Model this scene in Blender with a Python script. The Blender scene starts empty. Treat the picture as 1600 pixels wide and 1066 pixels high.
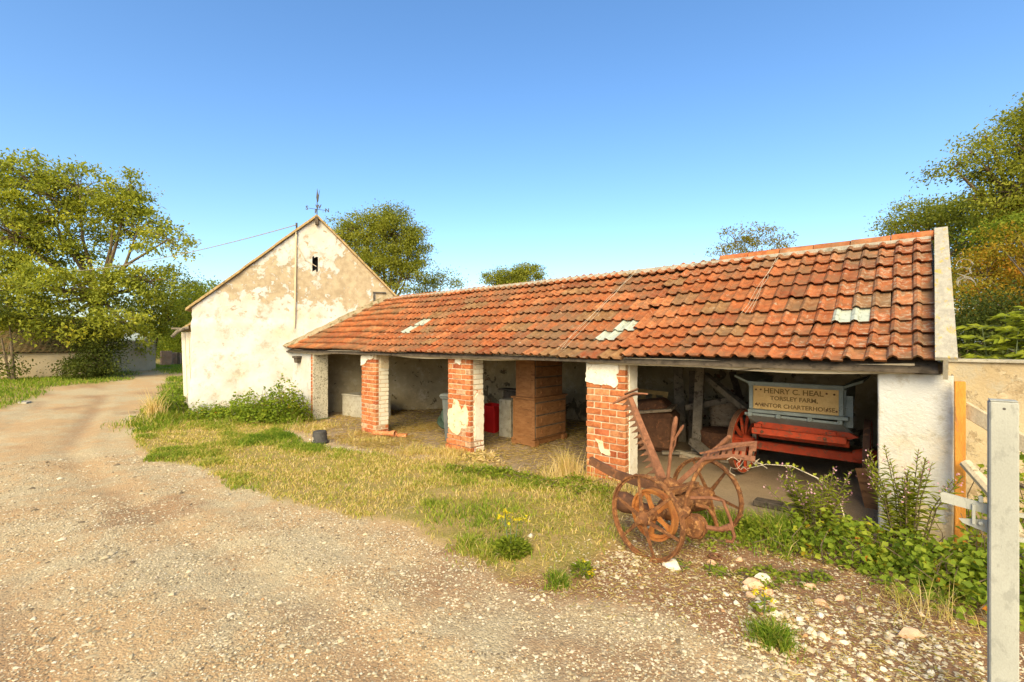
import bpy, bmesh, math, random
import numpy as np
from mathutils import Vector, Matrix
random.seed(7); rng = np.random.default_rng(7)
R_ = math.radians
sc = bpy.context.scene
C = bpy.context.collection

# ------------------------------------------------------------------ camera
cam_d = bpy.data.cameras.new('camera'); cam = bpy.data.objects.new('camera', cam_d); C.objects.link(cam)
cam.location = (0, 0, 2.2); cam.rotation_euler = (R_(90), 0, R_(41.5))
cam_d.sensor_width = 36; cam_d.lens = 16.0; cam_d.shift_y = 0.00125
cam_d.clip_start = 0.05; cam_d.clip_end = 3000
sc.camera = cam
# ------------------------------------------------------------------ sky and sun
SUN_EL, SUN_AZ = 36.0, 148.0            # azimuth clockwise from +Y
w = bpy.data.worlds.new('World'); sc.world = w; w.use_nodes = True
wn = w.node_tree; bg = wn.nodes['Background']
sky = wn.nodes.new('ShaderNodeTexSky'); sky.sky_type = 'NISHITA'; sky.sun_disc = False
sky.sun_elevation = R_(SUN_EL); sky.sun_rotation = R_(SUN_AZ)
sky.air_density = 1.0; sky.dust_density = 1.6; sky.ozone_density = 1.5
tn = wn.nodes.new('ShaderNodeMix'); tn.data_type = 'RGBA'; tn.blend_type = 'MULTIPLY'; tn.inputs[0].default_value = 1.0; tn.inputs[7].default_value = (0.95, 0.975, 1.0, 1)
hs = wn.nodes.new('ShaderNodeHueSaturation'); hs.inputs['Saturation'].default_value = 1.2
wn.links.new(sky.outputs[0], tn.inputs[6]); wn.links.new(tn.outputs[2], hs.inputs['Color']); wn.links.new(hs.outputs[0], bg.inputs[0]); bg.inputs[1].default_value = 0.125
sd = bpy.data.lights.new('sun', 'SUN'); sun = bpy.data.objects.new('sun', sd); C.objects.link(sun)
sd.energy = 2.5; sd.angle = R_(46); sd.color = (1.0, 0.81, 0.41)
sv = Vector((math.sin(R_(SUN_AZ))*math.cos(R_(SUN_EL)), math.cos(R_(SUN_AZ))*math.cos(R_(SUN_EL)), math.sin(R_(SUN_EL))))
sun.rotation_euler = sv.to_track_quat('Z', 'Y').to_euler(); sun.location = sv*60
sc.view_settings.view_transform = 'Standard'; sc.view_settings.look = 'None'
sc.view_settings.gamma = 1; sc.view_settings.exposure = 1.22

# ------------------------------------------------------------------ numeric helpers
GX = [-400,-80,-45,-30,-22,-16,-12.9,-10,-6.7,-3.4,0,4,12,60,400]
GZ = [.8,.8,.65,.45,.2,.08,0,-.04,.04,.17,.27,.32,.4,.6,.6]
def G(x): return np.interp(x, GX, GZ)
def _h(ix, iy, iz, s):
    n = (ix*374761393 + iy*668265263 + iz*2147483647 + s*974634777) & 0x7fffffff
    n = (n ^ (n >> 13))*1274126177 & 0x7fffffff
    return ((n ^ (n >> 16)) & 0xffff)/65535.0
def vn(x, y, z=0.0, s=0):
    x, y, z = np.broadcast_arrays(np.asarray(x, float), np.asarray(y, float), np.asarray(z, float))
    ix, iy, iz = np.floor(x).astype(np.int64), np.floor(y).astype(np.int64), np.floor(z).astype(np.int64)
    fx, fy, fz = x-ix, y-iy, z-iz
    fx, fy, fz = [q*q*(3-2*q) for q in (fx, fy, fz)]
    r = 0
    for a in (0, 1):
        for b in (0, 1):
            for c in (0, 1):
                r = r + _h(ix+a, iy+b, iz+c, s)*(fx if a else 1-fx)*(fy if b else 1-fy)*(fz if c else 1-fz)
    return r
def fbm(x, y, z=0.0, s=0, o=4):
    r = 0; a = .5; t = 0
    for i in range(o):
        r = r + a*vn(np.asarray(x)*2**i, np.asarray(y)*2**i, np.asarray(z)*2**i, s+i*11); t += a; a *= .5
    return r/t
def sstep(a, b, x): t = np.clip((x-a)/(b-a), 0, 1); return t*t*(3-2*t)
def poly_sd(px, py, poly):            # signed distance, inside positive
    p = np.array(poly); d = np.full(px.shape, 1e9); ins = np.zeros(px.shape, bool)
    for (ax, ay), (bx, by) in zip(p, np.roll(p, -1, 0)):
        ex, ey = bx-ax, by-ay; L = ex*ex+ey*ey+1e-12
        t = np.clip(((px-ax)*ex+(py-ay)*ey)/L, 0, 1)
        d = np.minimum(d, np.hypot(px-ax-t*ex, py-ay-t*ey))
        if abs(by-ay) > 1e-9:
            c = ((ay > py) != (by > py)) & (px < (bx-ax)*(py-ay)/(by-ay)+ax); ins ^= c
    return np.where(ins, d, -d)

# ------------------------------------------------------------------ materials
class NT:
    def __init__(s, name):
        s.m = bpy.data.materials.new(name); s.m.use_nodes = True; s.t = s.m.node_tree
        s.b = s.t.nodes['Principled BSDF']; s.b.inputs['Specular IOR Level'].default_value = .12
        s.o = s.t.nodes['Material Output']; s._v = None
    def n(s, ty, **k):
        q = s.t.nodes.new('ShaderNode'+ty)
        for a, v in k.items(): setattr(q, a, v)
        return q
    def l(s, a, b): s.t.links.new(a, b)
    def set(s, sock, v):
        if hasattr(v, 'is_linked') or hasattr(v, 'links'): s.l(v, sock)
        elif isinstance(v, (tuple, list)): sock.default_value = (*v[:3], 1) if len(sock.default_value) == 4 else v
        else: sock.default_value = v
    def vec(s, rnd=True):
        if s._v is None:
            tc = s.n('TexCoord')
            if not rnd: s._v = tc.outputs['Object']; return s._v
            oi = s.n('ObjectInfo'); mu = s.n('Math', operation='MULTIPLY'); s.l(oi.outputs['Random'], mu.inputs[0]); mu.inputs[1].default_value = 53.
            ad = s.n('VectorMath', operation='ADD'); s.l(tc.outputs['Object'], ad.inputs[0]); s.l(mu.outputs[0], ad.inputs[1]); s._v = ad.outputs[0]
        return s._v
    def noise(s, scale, detail=5, rough=.6, vec=None, dist=0.):
        q = s.n('TexNoise'); s.l(vec or s.vec(), q.inputs['Vector'])
        q.inputs['Scale'].default_value = scale; q.inputs['Detail'].default_value = detail; q.inputs['Roughness'].default_value = rough; q.inputs['Distortion'].default_value = dist
        return q.outputs[0]
    def scaled(s, v3):
        m = s.n('VectorMath', operation='MULTIPLY'); s.l(s.vec(), m.inputs[0]); m.inputs[1].default_value = v3; return m.outputs[0]
    def vor(s, scale, feat='F1', out='Distance', vec=None):
        q = s.n('TexVoronoi', feature=feat); s.l(vec or s.vec(), q.inputs['Vector']); q.inputs['Scale'].default_value = scale; return q.outputs[out]
    def rng(s, x, a, b, c=0., d=1.):
        q = s.n('MapRange'); q.interpolation_type = 'SMOOTHSTEP' if (c, d) == (0., 1.) else 'LINEAR'
        s.set(q.inputs[0], x); q.inputs[1].default_value = a; q.inputs[2].default_value = b; q.inputs[3].default_value = c; q.inputs[4].default_value = d
        return q.outputs[0]
    def mix(s, f, a, b, mode='MIX'):
        q = s.n('Mix', data_type='RGBA', blend_type=mode); s.set(q.inputs[0], f); s.set(q.inputs[6], a); s.set(q.inputs[7], b); return q.outputs[2]
    def math(s, op, a, b=0.):
        q = s.n('Math', operation=op); s.set(q.inputs[0], a); s.set(q.inputs[1], b); q.use_clamp = False; return q.outputs[0]
    def attr(s, name, out='Fac'):
        q = s.n('Attribute', attribute_name=name); return q.outputs[out]
    def bump(s, h, dist=.01, st=1.):
        q = s.n('Bump'); q.inputs['Strength'].default_value = st; q.inputs['Distance'].default_value = dist; s.l(h, q.inputs['Height'])
        if s.b.inputs['Normal'].is_linked: s.l(s.b.inputs['Normal'].links[0].from_socket, q.inputs['Normal'])
        s.l(q.outputs[0], s.b.inputs['Normal'])
    def fin(s, col, rough=.85, metal=0.):
        s.set(s.b.inputs['Base Color'], col); s.set(s.b.inputs['Roughness'], rough); s.b.inputs['Metallic'].default_value = metal
        return s.m
MAT = {}
def weather(name, c1, c2, c3=None, sc1=6., sc3=14., th=(.55, .62), rough=.85, bump=.006, fine=60., metal=0., stretch=None):
    t = NT(name); v = t.scaled(stretch) if stretch else None
    col = t.mix(t.rng(t.noise(sc1, 6, .62, v), .35, .65), c1, c2)
    if c3: col = t.mix(t.rng(t.noise(sc3, 6, .65, v, .4), *th), col, c3)
    f = t.noise(fine, 4, .6, v)
    col = t.mix(.35, col, t.mix(1., col, t.mix(f, (.45,.45,.45), (1.5,1.5,1.5)), 'MULTIPLY'))
    t.bump(t.math('ADD', t.noise(sc1*2.5, 6, .7, v), f), bump, .8)
    MAT[name] = t.fin(col, rough, metal); return MAT[name]
def leafmat(name, ramp, trans=.35, rough=.55):
    t = NT(name); a = t.attr('tint')
    cr = t.n('ValToRGB'); t.l(a, cr.inputs[0]); el = cr.color_ramp.elements
    while len(el) < len(ramp): el.new(.5)
    for e, (p, c) in zip(el, ramp): e.position = p; e.color = (*c, 1)
    t.fin(cr.outputs[0], rough)
    tr = t.n('BsdfTranslucent'); t.l(t.mix(1., cr.outputs[0], (1.25,1.2,.6), 'MULTIPLY'), tr.inputs[0])
    mx = t.n('MixShader'); mx.inputs[0].default_value = trans; t.l(t.b.outputs[0], mx.inputs[1]); t.l(tr.outputs[0], mx.inputs[2]); t.l(mx.outputs[0], t.o.inputs[0])
    MAT[name] = t.m; return t.m

# ground
t = NT('ground'); t.vec(False)
ga = t.n('Attribute', attribute_name='mask'); sp = t.n('SeparateColor'); t.l(ga.outputs['Color'], sp.inputs[0])
grass, soil, floor_ = sp.outputs[0], sp.outputs[1], sp.outputs[2]
big = t.noise(.55, 4, .6); mid = t.noise(3.2, 6, .65); fin = t.noise(45, 5, .7)
vc = t.vor(62, 'F1', 'Color'); vd = t.vor(62, 'F1', 'Distance')
vc2 = t.vor(140, 'F1', 'Color')
bw = t.n('RGBToBW'); t.l(vc, bw.inputs[0]); bw2 = t.n('RGBToBW'); t.l(vc2, bw2.inputs[0])
grav = t.mix(bw.outputs[0], (.33,.25,.14), (.60,.49,.30))
grav = t.mix(t.math('MULTIPLY', bw2.outputs[0], .55), grav, (.52,.42,.25))
earth = t.mix(mid, (.40,.225,.095), (.57,.37,.18))
gcol = t.mix(t.rng(t.math('ADD', t.math('MULTIPLY', big, .6), t.math('MULTIPLY', mid, .4)), .43, .57), grav, t.mix(.3, earth, grav))
so = t.mix(mid, (.19,.095,.042), (.35,.205,.11)); so = t.mix(t.rng(t.noise(16, 5, .7), .56, .66), so, (.50,.40,.27))
gr = t.mix(t.rng(mid, .35, .65), (.38,.27,.10), (.26,.22,.055)); gr = t.mix(t.rng(t.noise(9, 5, .7), .55, .68), gr, (.44,.31,.16))
fl = t.mix(mid, (.23,.165,.10), (.36,.27,.17))
col = t.mix(soil, gcol, so); col = t.mix(grass, col, gr); col = t.mix(floor_, col, fl)
col = t.mix(.5, col, t.mix(1., col, t.mix(fin, (.2,.2,.2), (1.8,1.8,1.8)), 'MULTIPLY'))
t.bump(t.math('ADD', t.math('MULTIPLY', t.math('SUBTRACT', 1., vd), .6), t.math('ADD', fin, t.math('MULTIPLY', mid, 2.))), .012, .9)
MAT['ground'] = t.fin(col, .95)

# roof tile (object colour, or attribute for the joined ones)
def tilemat(name, src):
    t = NT(name)
    if src == 'obj': oi = t.n('ObjectInfo'); base = oi.outputs['Color']; al = oi.outputs['Alpha']
    else: a = t.n('Attribute', attribute_name='tilecol'); base = a.outputs['Color']; al = a.outputs['Alpha']
    n1 = t.noise(9, 6, .65); n2 = t.noise(17, 8, .78); n3 = t.noise(5, 6, .65)
    col = t.mix(t.rng(n1, .35, .7), base, t.mix(1., base, (.62,.5,.45), 'MULTIPLY'))
    col = t.mix(t.math('MULTIPLY', t.rng(t.math('ADD', n2, t.math('MULTIPLY', al, .17)), .67, .76), .75), col, (.46,.37,.255))
    col = t.mix(t.math('MULTIPLY', t.rng(n3, .46, .66), .7), col, (.17,.095,.048)); col = t.mix(t.math('MULTIPLY', t.rng(t.noise(1.3, 5, .6), .48, .66), .35), col, (.15,.10,.05))
    col = t.mix(t.rng(t.noise(40, 4, .6), .70, .74), col, (.52,.33,.06))
    gp_ = t.n('NewGeometry'); ps = t.n('VectorMath', operation='MULTIPLY'); t.l(gp_.outputs['Position'], ps.inputs[0]); ps.inputs[1].default_value = (1., .45, .45)
    col = t.mix(t.math('MULTIPLY', t.rng(t.noise(1.5, 8, .7, ps.outputs[0]), .47, .64), .62), col, (.17,.115,.065))
    col = t.mix(t.math('MULTIPLY', t.rng(t.noise(7, 8, .75, gp_.outputs['Position']), .60, .68), .6), col, (.42,.35,.25))
    t.bump(t.noise(60, 5, .7), .004, .7)
    MAT[name] = t.fin(col, .95)
tilemat('tile', 'obj'); tilemat('tile_joined', 'att')
# brick with limewash on the reveal faces
t = NT('brick'); oi = t.n('ObjectInfo')
n1 = t.noise(14, 6, .65); n2 = t.noise(30, 6, .7)
col = t.mix(t.rng(n1, .35, .7), oi.outputs['Color'], t.mix(1., oi.outputs['Color'], (.6,.45,.4), 'MULTIPLY'))
col = t.mix(t.rng(n2, .62, .70), col, (.60,.40,.26))
ge = t.n('NewGeometry'); sn = t.n('SeparateXYZ'); t.l(ge.outputs['Normal'], sn.inputs[0]); spn = t.n('SeparateXYZ'); t.l(ge.outputs['Position'], spn.inputs[0])
face = t.math('MULTIPLY', t.rng(sn.outputs[0], .4, .7), t.rng(spn.outputs[1], 6.06, 6.10))
pm = t.math('MULTIPLY', face, t.rng(t.math('ADD', t.math('MULTIPLY', oi.outputs['Alpha'], .6), t.noise(18, 6, .7)), .70, .80))
col = t.mix(pm, col, (.74,.68,.55))
t.bump(n2, .006, .9); MAT['brick'] = t.fin(col, .9)
# peeling limewash walls: attribute 'bare' raises the share of bare stone
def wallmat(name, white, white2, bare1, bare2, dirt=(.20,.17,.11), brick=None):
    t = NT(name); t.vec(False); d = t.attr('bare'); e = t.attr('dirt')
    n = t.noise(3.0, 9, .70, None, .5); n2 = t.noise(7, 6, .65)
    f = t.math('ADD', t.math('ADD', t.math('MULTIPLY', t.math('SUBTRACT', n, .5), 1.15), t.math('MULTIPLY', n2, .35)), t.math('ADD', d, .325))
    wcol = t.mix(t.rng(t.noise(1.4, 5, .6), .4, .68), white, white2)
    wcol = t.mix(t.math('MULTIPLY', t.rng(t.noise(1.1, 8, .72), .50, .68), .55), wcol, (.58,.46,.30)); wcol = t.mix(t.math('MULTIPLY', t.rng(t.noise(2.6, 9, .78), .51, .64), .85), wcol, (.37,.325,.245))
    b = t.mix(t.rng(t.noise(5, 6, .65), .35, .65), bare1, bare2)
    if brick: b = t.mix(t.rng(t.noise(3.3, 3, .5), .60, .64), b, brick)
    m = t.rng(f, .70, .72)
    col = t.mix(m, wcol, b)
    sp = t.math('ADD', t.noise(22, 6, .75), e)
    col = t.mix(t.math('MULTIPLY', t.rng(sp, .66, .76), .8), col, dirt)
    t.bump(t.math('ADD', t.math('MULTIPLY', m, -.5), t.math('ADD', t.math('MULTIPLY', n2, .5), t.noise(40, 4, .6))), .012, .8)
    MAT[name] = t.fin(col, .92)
wallmat('limewash', (.53,.525,.50), (.48,.455,.395), (.33,.26,.17), (.44,.355,.24))
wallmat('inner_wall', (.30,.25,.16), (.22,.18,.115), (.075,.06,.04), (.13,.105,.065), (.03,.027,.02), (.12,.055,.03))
wallmat('pier_white', (.53,.525,.50), (.48,.46,.41), (.50,.42,.28), (.60,.50,.34), (.30,.26,.17))
wallmat('concrete_wall', (.46,.37,.235), (.38,.295,.18), (.28,.205,.115), (.50,.41,.28), (.30,.24,.15))
wallmat('far_render', (.46,.37,.24), (.38,.30,.18), (.25,.19,.11), (.32,.25,.15), (.15,.12,.07))
weather('plaster', (.80,.75,.64), (.72,.64,.50), (.55,.44,.30), 7, 20, (.60,.66))
weather('cream_plaster', (.74,.62,.42), (.66,.52,.33), (.55,.28,.14), 7, 14, (.60,.64))
weather('mortar', (.66,.54,.38), (.56,.44,.29), (.60,.34,.19), 9, 11, (.64,.70))
weather('grey_jamb', (.48,.44,.34), (.56,.51,.40), (.18,.16,.11), 8, 30, (.52,.60))
weather('old_wood', (.50,.42,.29), (.58,.49,.34), (.13,.10,.07), 8, 10, (.56,.64), stretch=(.25,2,2))
weather('barge_wood', (.34,.31,.245), (.44,.40,.31), (.48,.34,.10), 10, 7, (.56,.64), stretch=(2,1,1))
weather('grey_wood', (.16,.135,.10), (.24,.20,.15), (.08,.065,.05), 8, 10, (.55,.63))
weather('dark_wood', (.075,.06,.045), (.12,.095,.07), (.05,.04,.03), 8)
weather('orange_post', (.62,.27,.05), (.50,.20,.04), (.34,.16,.06), 6, 9, (.58,.66), stretch=(2,2,.4))
weather('rail_wood', (.50,.42,.29), (.42,.34,.22), (.26,.20,.12), 7, 9, (.58,.66))
weather('chest_wood', (.19,.085,.034), (.25,.12,.05), (.12,.055,.025), 5, 7, (.56,.66), rough=.5, bump=.002, stretch=(1,1,3))
weather('pallet_wood', (.46,.31,.13), (.38,.25,.10), None, 7)
weather('rust', (.235,.098,.038), (.12,.052,.025), (.34,.165,.062), 16, 22, (.52,.62), rough=.8, bump=.006, fine=90)
weather('rust_bright', (.48,.19,.05), (.36,.12,.035), (.26,.09,.03), 9, 14, (.54,.64), rough=.75, bump=.006, fine=90)
weather('rust_pink', (.265,.115,.06), (.175,.075,.04), (.12,.055,.03), 16, 22, (.55,.65), rough=.75, bump=.004, fine=90)
weather('rust_dark', (.16,.075,.04), (.11,.055,.032), (.26,.11,.05), 9, 12, (.55,.65), rough=.85)
weather('cart_blue', (.20,.225,.205), (.25,.275,.25), (.13,.14,.12), 7, 14, (.60,.68), rough=.6, bump=.002)
weather('cart_red', (.46,.065,.024), (.36,.05,.02), (.20,.075,.04), 7, 18, (.54,.62), rough=.6, bump=.003)
weather('sign_tan', (.62,.40,.16), (.55,.34,.13), (.46,.28,.10), 6, 14, (.60,.70), rough=.7, bump=.001)
weather('letter_paint', (.17,.10,.035), (.22,.135,.05), (.36,.24,.11), 20, 26, (.60,.68), bump=.0005)
weather('wheel_wood', (.32,.24,.16), (.40,.31,.21), (.20,.14,.09), 8)
weather('galvanised', (.34,.34,.295), (.38,.38,.33), (.30,.30,.26), 5, 16, (.52,.62), rough=.6, bump=.0012, fine=120, metal=0., stretch=(1.4,1.4,.7))
weather('bin_grey', (.10,.11,.105), (.13,.14,.13), None, 6, rough=.55, bump=.001)
weather('bin_green', (.035,.06,.042), (.05,.078,.055), None, 6, rough=.5, bump=.001)
weather('black_rubber', (.055,.052,.048), (.08,.075,.07), (.12,.11,.095), 9, 12, (.6,.7), rough=.7)
weather('terracotta', (.56,.22,.09), (.48,.17,.065), (.62,.34,.18), 8)
weather('red_plastic', (.42,.012,.010), (.36,.010,.010), None, 6, rough=.5, bump=.001)
weather('stone_grey', (.42,.39,.32), (.33,.30,.24), (.22,.20,.15), 6, 12, (.56,.66))
weather('stone_white', (.72,.65,.52), (.60,.52,.39), (.42,.33,.22), 8, 12, (.60,.68))
weather('stone_orange', (.56,.33,.19), (.64,.44,.28), (.40,.19,.09), 8, 12, (.58,.66))
weather('slate_cap', (.34,.24,.11), (.42,.30,.14), (.22,.16,.08), 8, 10, (.55,.62))
weather('mossy_tile', (.15,.095,.045), (.115,.095,.035), (.075,.075,.028), 3, 5, (.50,.62))
weather('metal_dark', (.06,.055,.05), (.09,.08,.07), None, 9, rough=.6)
weather('cable', (.34,.32,.27), (.28,.26,.22), None, 9, rough=.7, bump=0.0005)
weather('pipe_cream', (.62,.52,.35), (.55,.44,.28), (.36,.26,.15), 6, 10, (.60,.68))
weather('bark', (.12,.09,.055), (.18,.135,.085), (.10,.075,.045), 6, 10, (.55,.65), bump=.02)
weather('twine', (.62,.54,.40), (.52,.44,.31), None, 9)
weather('hose_green', (.10,.13,.06), (.13,.16,.08), None, 9, rough=.5)
weather('glass_tile', (.44,.47,.38), (.38,.41,.33), (.27,.29,.22), 7, 10, (.55,.65), rough=.25, bump=.001)
weather('board_white', (.74,.67,.53), (.66,.58,.44), (.42,.34,.22), 6, 9, (.58,.66), stretch=(2,2,.4))
weather('low_brick', (.40,.23,.14), (.48,.30,.19), (.30,.24,.16), 4, 6, (.55,.63))
t = NT('pebbles'); a = t.attr('tint'); cr = t.n('ValToRGB'); t.l(a, cr.inputs[0]); el = cr.color_ramp.elements
for i in range(3): el.new(.5)
for e, (p, c) in zip(el, [(0,(.19,.145,.09)), (.35,(.44,.35,.21)), (.7,(.61,.51,.33)), (.9,(.75,.66,.48)), (1,(.50,.28,.13))]): e.position = p; e.color = (*c, 1)
MAT['pebbles'] = t.fin(cr.outputs[0], .9)
leafmat('leaf_ash', [(0,(.13,.16,.022)), (.45,(.34,.37,.05)), (.8,(.46,.46,.06)), (1,(.62,.52,.05))], .5)
leafmat('leaf_dark', [(0,(.045,.06,.012)), (.6,(.10,.125,.022)), (1,(.18,.20,.03))], .4)
leafmat('leaf_mid', [(0,(.13,.155,.022)), (.5,(.30,.32,.045)), (1,(.46,.44,.06))], .5)
leafmat('leaf_bright', [(0,(.12,.18,.018)), (.5,(.25,.30,.03)), (1,(.38,.40,.045))], .45)
leafmat('leaf_autumn', [(0,(.15,.145,.018)), (.4,(.33,.29,.034)), (.75,(.45,.29,.03)), (1,(.52,.21,.024))], .5)
leafmat('leaf_bramble', [(0,(.08,.13,.014)), (.5,(.22,.30,.028)), (.88,(.38,.42,.045)), (.95,(.52,.38,.035)), (1,(.52,.20,.03))], .45)
leafmat('blade', [(0,(.09,.17,.014)), (.35,(.22,.31,.028)), (.6,(.42,.39,.07)), (.8,(.60,.46,.16)), (1,(.72,.56,.29))], .38, .7)
leafmat('flower_yellow', [(0,(.62,.47,.01)), (1,(.75,.62,.03))], .2)
leafmat('flower_pink', [(0,(.50,.22,.33)), (1,(.66,.42,.46))], .3)
weather('fillet', (.26,.20,.12), (.34,.27,.17), (.15,.125,.06), 5, 9, (.52,.6))

# ------------------------------------------------------------------ mesh helpers
def tag(o, label=None, cat=None, group=None, kind=None):
    if label: o['label'] = label
    if cat: o['category'] = cat
    if group: o['group'] = group
    if kind: o['kind'] = kind
    return o
ROOT = {}
def thing(name, label, cat, loc=(0, 0, 0), rz=0., group=None):
    o = bpy.data.objects.new(name, None); o.empty_display_size = .1; C.objects.link(o); o.location = loc; o.rotation_euler = (0, 0, rz)
    ROOT[o] = (Matrix.Translation(Vector(loc)) @ Matrix.Rotation(rz, 4, 'Z')).inverted()
    return tag(o, label, cat, group)
def link(o, parent=None):
    C.objects.link(o)
    if parent is not None: o.parent = parent; ROOT.setdefault(o, ROOT.get(parent))
    return o
class MB:
    def __init__(s): s.v = []; s.f = []
    def add(s, v, f, M=None):
        b = len(s.v)
        s.v += [tuple(M @ Vector(p)) if M is not None else tuple(p) for p in v]
        s.f += [tuple(i+b for i in q) for q in f]; return s
    def box(s, c, d, M=None, taper=None):
        x, y, z = d[0]/2, d[1]/2, d[2]/2; tx, ty = taper or (1, 1)
        v = [(-x,-y,-z),(x,-y,-z),(x,y,-z),(-x,y,-z),(-x*tx,-y*ty,z),(x*tx,-y*ty,z),(x*tx,y*ty,z),(-x*tx,y*ty,z)]
        v = [(p[0]+c[0], p[1]+c[1], p[2]+c[2]) for p in v]
        return s.add(v, [(3,2,1,0),(4,5,6,7),(0,1,5,4),(1,2,6,5),(2,3,7,6),(3,0,4,7)], M)
    def bar(s, a, b, wd, th, up=(0, 0, 1), w2=None, t2=None):
        a, b = Vector(a), Vector(b); d = (b-a).normalized(); u = Vector(up)
        sx = d.cross(u)
        if sx.length < 1e-4: sx = d.cross(Vector((1, 0, 0)))
        sx.normalize(); sz = sx.cross(d).normalized(); w2 = w2 or wd; t2 = t2 or th
        v = [a+sx*i*wd/2+sz*j*th/2 for i, j in ((-1,-1),(1,-1),(1,1),(-1,1))]+[b+sx*i*w2/2+sz*j*t2/2 for i, j in ((-1,-1),(1,-1),(1,1),(-1,1))]
        return s.add(v, [(3,2,1,0),(4,5,6,7),(0,1,5,4),(1,2,6,5),(2,3,7,6),(3,0,4,7)])
    def tube(s, pts, r, n=8, cap=True, closed=False):
        pts = [Vector(p) for p in pts]; m = len(pts); rs = r if isinstance(r, (list, tuple)) else [r]*m
        b = len(s.v); ref = None
        for i, p in enumerate(pts):
            d = ((pts[(i+1) % m] if closed else pts[min(i+1, m-1)])-(pts[i-1] if closed else pts[max(i-1, 0)])).normalized()
            if ref is None: ref = d.orthogonal().normalized()
            ref = (ref-d*ref.dot(d)); ref = ref.normalized() if ref.length > 1e-6 else d.orthogonal().normalized()
            q = d.cross(ref)
            for k in range(n):
                an = 2*math.pi*k/n; s.v.append(tuple(p+(ref*math.cos(an)+q*math.sin(an))*rs[i]))
        for i in range(m if closed else m-1):
            for k in range(n):
                j = (i+1) % m; s.f.append((b+i*n+k, b+i*n+(k+1) % n, b+j*n+(k+1) % n, b+j*n+k))
        if cap and not closed:
            s.f.append(tuple(b+k for k in reversed(range(n)))); s.f.append(tuple(b+(m-1)*n+k for k in range(n)))
        return s
    def lathe(s, prof, M=None, n=24, a0=0., a1=2*math.pi):     # profile (r, z) about local Z
        full = abs(a1-a0-2*math.pi) < 1e-6; k = n if full else n+1; v = []
        for r, z in prof:
            for i in range(k):
                a = a0+(a1-a0)*i/n; v.append((r*math.cos(a), r*math.sin(a), z))
        f = []
        for j in range(len(prof)-1):
            for i in range(n):
                i2 = (i+1) % k if full else i+1
                f.append((j*k+i, j*k+i2, (j+1)*k+i2, (j+1)*k+i))
        return s.add(v, f, M)
    def prism(s, poly, h, M=None):        # poly in local XY, extruded along Z from 0 to h
        n = len(poly); v = [(x, y, 0) for x, y in poly]+[(x, y, h) for x, y in poly]
        f = [tuple(reversed(range(n))), tuple(range(n, 2*n))]+[(i, (i+1) % n, n+(i+1) % n, n+i) for i in range(n)]
        return s.add(v, f, M)
    def build(s, name, mat, parent=None, local=False, smooth=False, bevel=0.):
        me = bpy.data.meshes.new(name); v = s.v
        if parent is not None and not local and ROOT.get(parent) is not None:
            M = ROOT[parent]; v = [tuple(M @ Vector(p)) for p in v]
        me.from_pydata(v, [], s.f); me.update()
        if bevel:
            bm = bmesh.new(); bm.from_mesh(me); bmesh.ops.bevel(bm, geom=bm.edges[:], offset=bevel, segments=1, affect='EDGES', clamp_overlap=True); bm.to_mesh(me); bm.free()
        me.materials.append(MAT[mat] if isinstance(mat, str) else mat)
        o = bpy.data.objects.new(name, me); link(o, parent)
        if smooth:
            me.shade_smooth()
            if hasattr(me, 'set_sharp_from_angle'): me.set_sharp_from_angle(angle=R_(40))
        return o
def npmesh(name, V, F, mat, parent=None, attrs=None, local=False, smooth=False, cols=None):
    V = np.asarray(V, np.float32); F = np.asarray(F, np.int32)
    if parent is not None and not local and ROOT.get(parent) is not None:
        M = np.array(ROOT[parent]); V = (V @ M[:3, :3].T + M[:3, 3]).astype(np.float32)
    me = bpy.data.meshes.new(name); k = F.shape[1]
    me.vertices.add(len(V)); me.vertices.foreach_set('co', V.ravel())
    me.loops.add(F.size); me.loops.foreach_set('vertex_index', F.ravel())
    me.polygons.add(len(F)); me.polygons.foreach_set('loop_start', np.arange(0, F.size, k, dtype=np.int32)); me.polygons.foreach_set('loop_total', np.full(len(F), k, np.int32))
    me.update(calc_edges=True); me.validate()
    for an, av in (attrs or {}).items():
        at = me.attributes.new(an, 'FLOAT', 'POINT'); at.data.foreach_set('value', np.asarray(av, np.float32).ravel())
    for an, av in (cols or {}).items():
        at = me.attributes.new(an, 'FLOAT_COLOR', 'POINT'); at.data.foreach_set('color', np.asarray(av, np.float32).ravel())
    me.materials.append(MAT[mat]); o = bpy.data.objects.new(name, me); link(o, parent)
    if smooth: me.shade_smooth()
    return o
def unit(a): return a/np.maximum(np.linalg.norm(a, axis=-1, keepdims=True), 1e-9)
def leaf_arrays(P, D, N, L, W, tint):
    """rhombic folded leaves: base P, direction D, normal N, length L, width W"""
    P = np.asarray(P, float); n = len(P); D = unit(D); S = unit(np.cross(D, N)); U = np.cross(S, D)
    L = np.broadcast_to(np.asarray(L, float), n)[:, None]; W = np.broadcast_to(np.asarray(W, float), n)[:, None]
    mid = P+D*L*.45
    V = np.stack([P, mid+S*W*.5+U*W*.18, P+D*L-U*L*.12, mid-S*W*.5+U*W*.18], 1).reshape(-1, 3)
    i = np.arange(n)*4; F = np.concatenate([np.stack([i, i+1, i+2], 1), np.stack([i, i+2, i+3], 1)])
    return V, F, np.repeat(np.broadcast_to(tint, n), 4)
def leaves(name, P, D, N, L, W, tint, mat, parent=None, kind=None):
    V, F, T = leaf_arrays(P, D, N, L, W, tint); o = npmesh(name, V, F, mat, parent, {'tint': T}); tag(o, kind=kind); return o
def rdir(n): return unit(rng.normal(size=(n, 3)))
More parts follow.
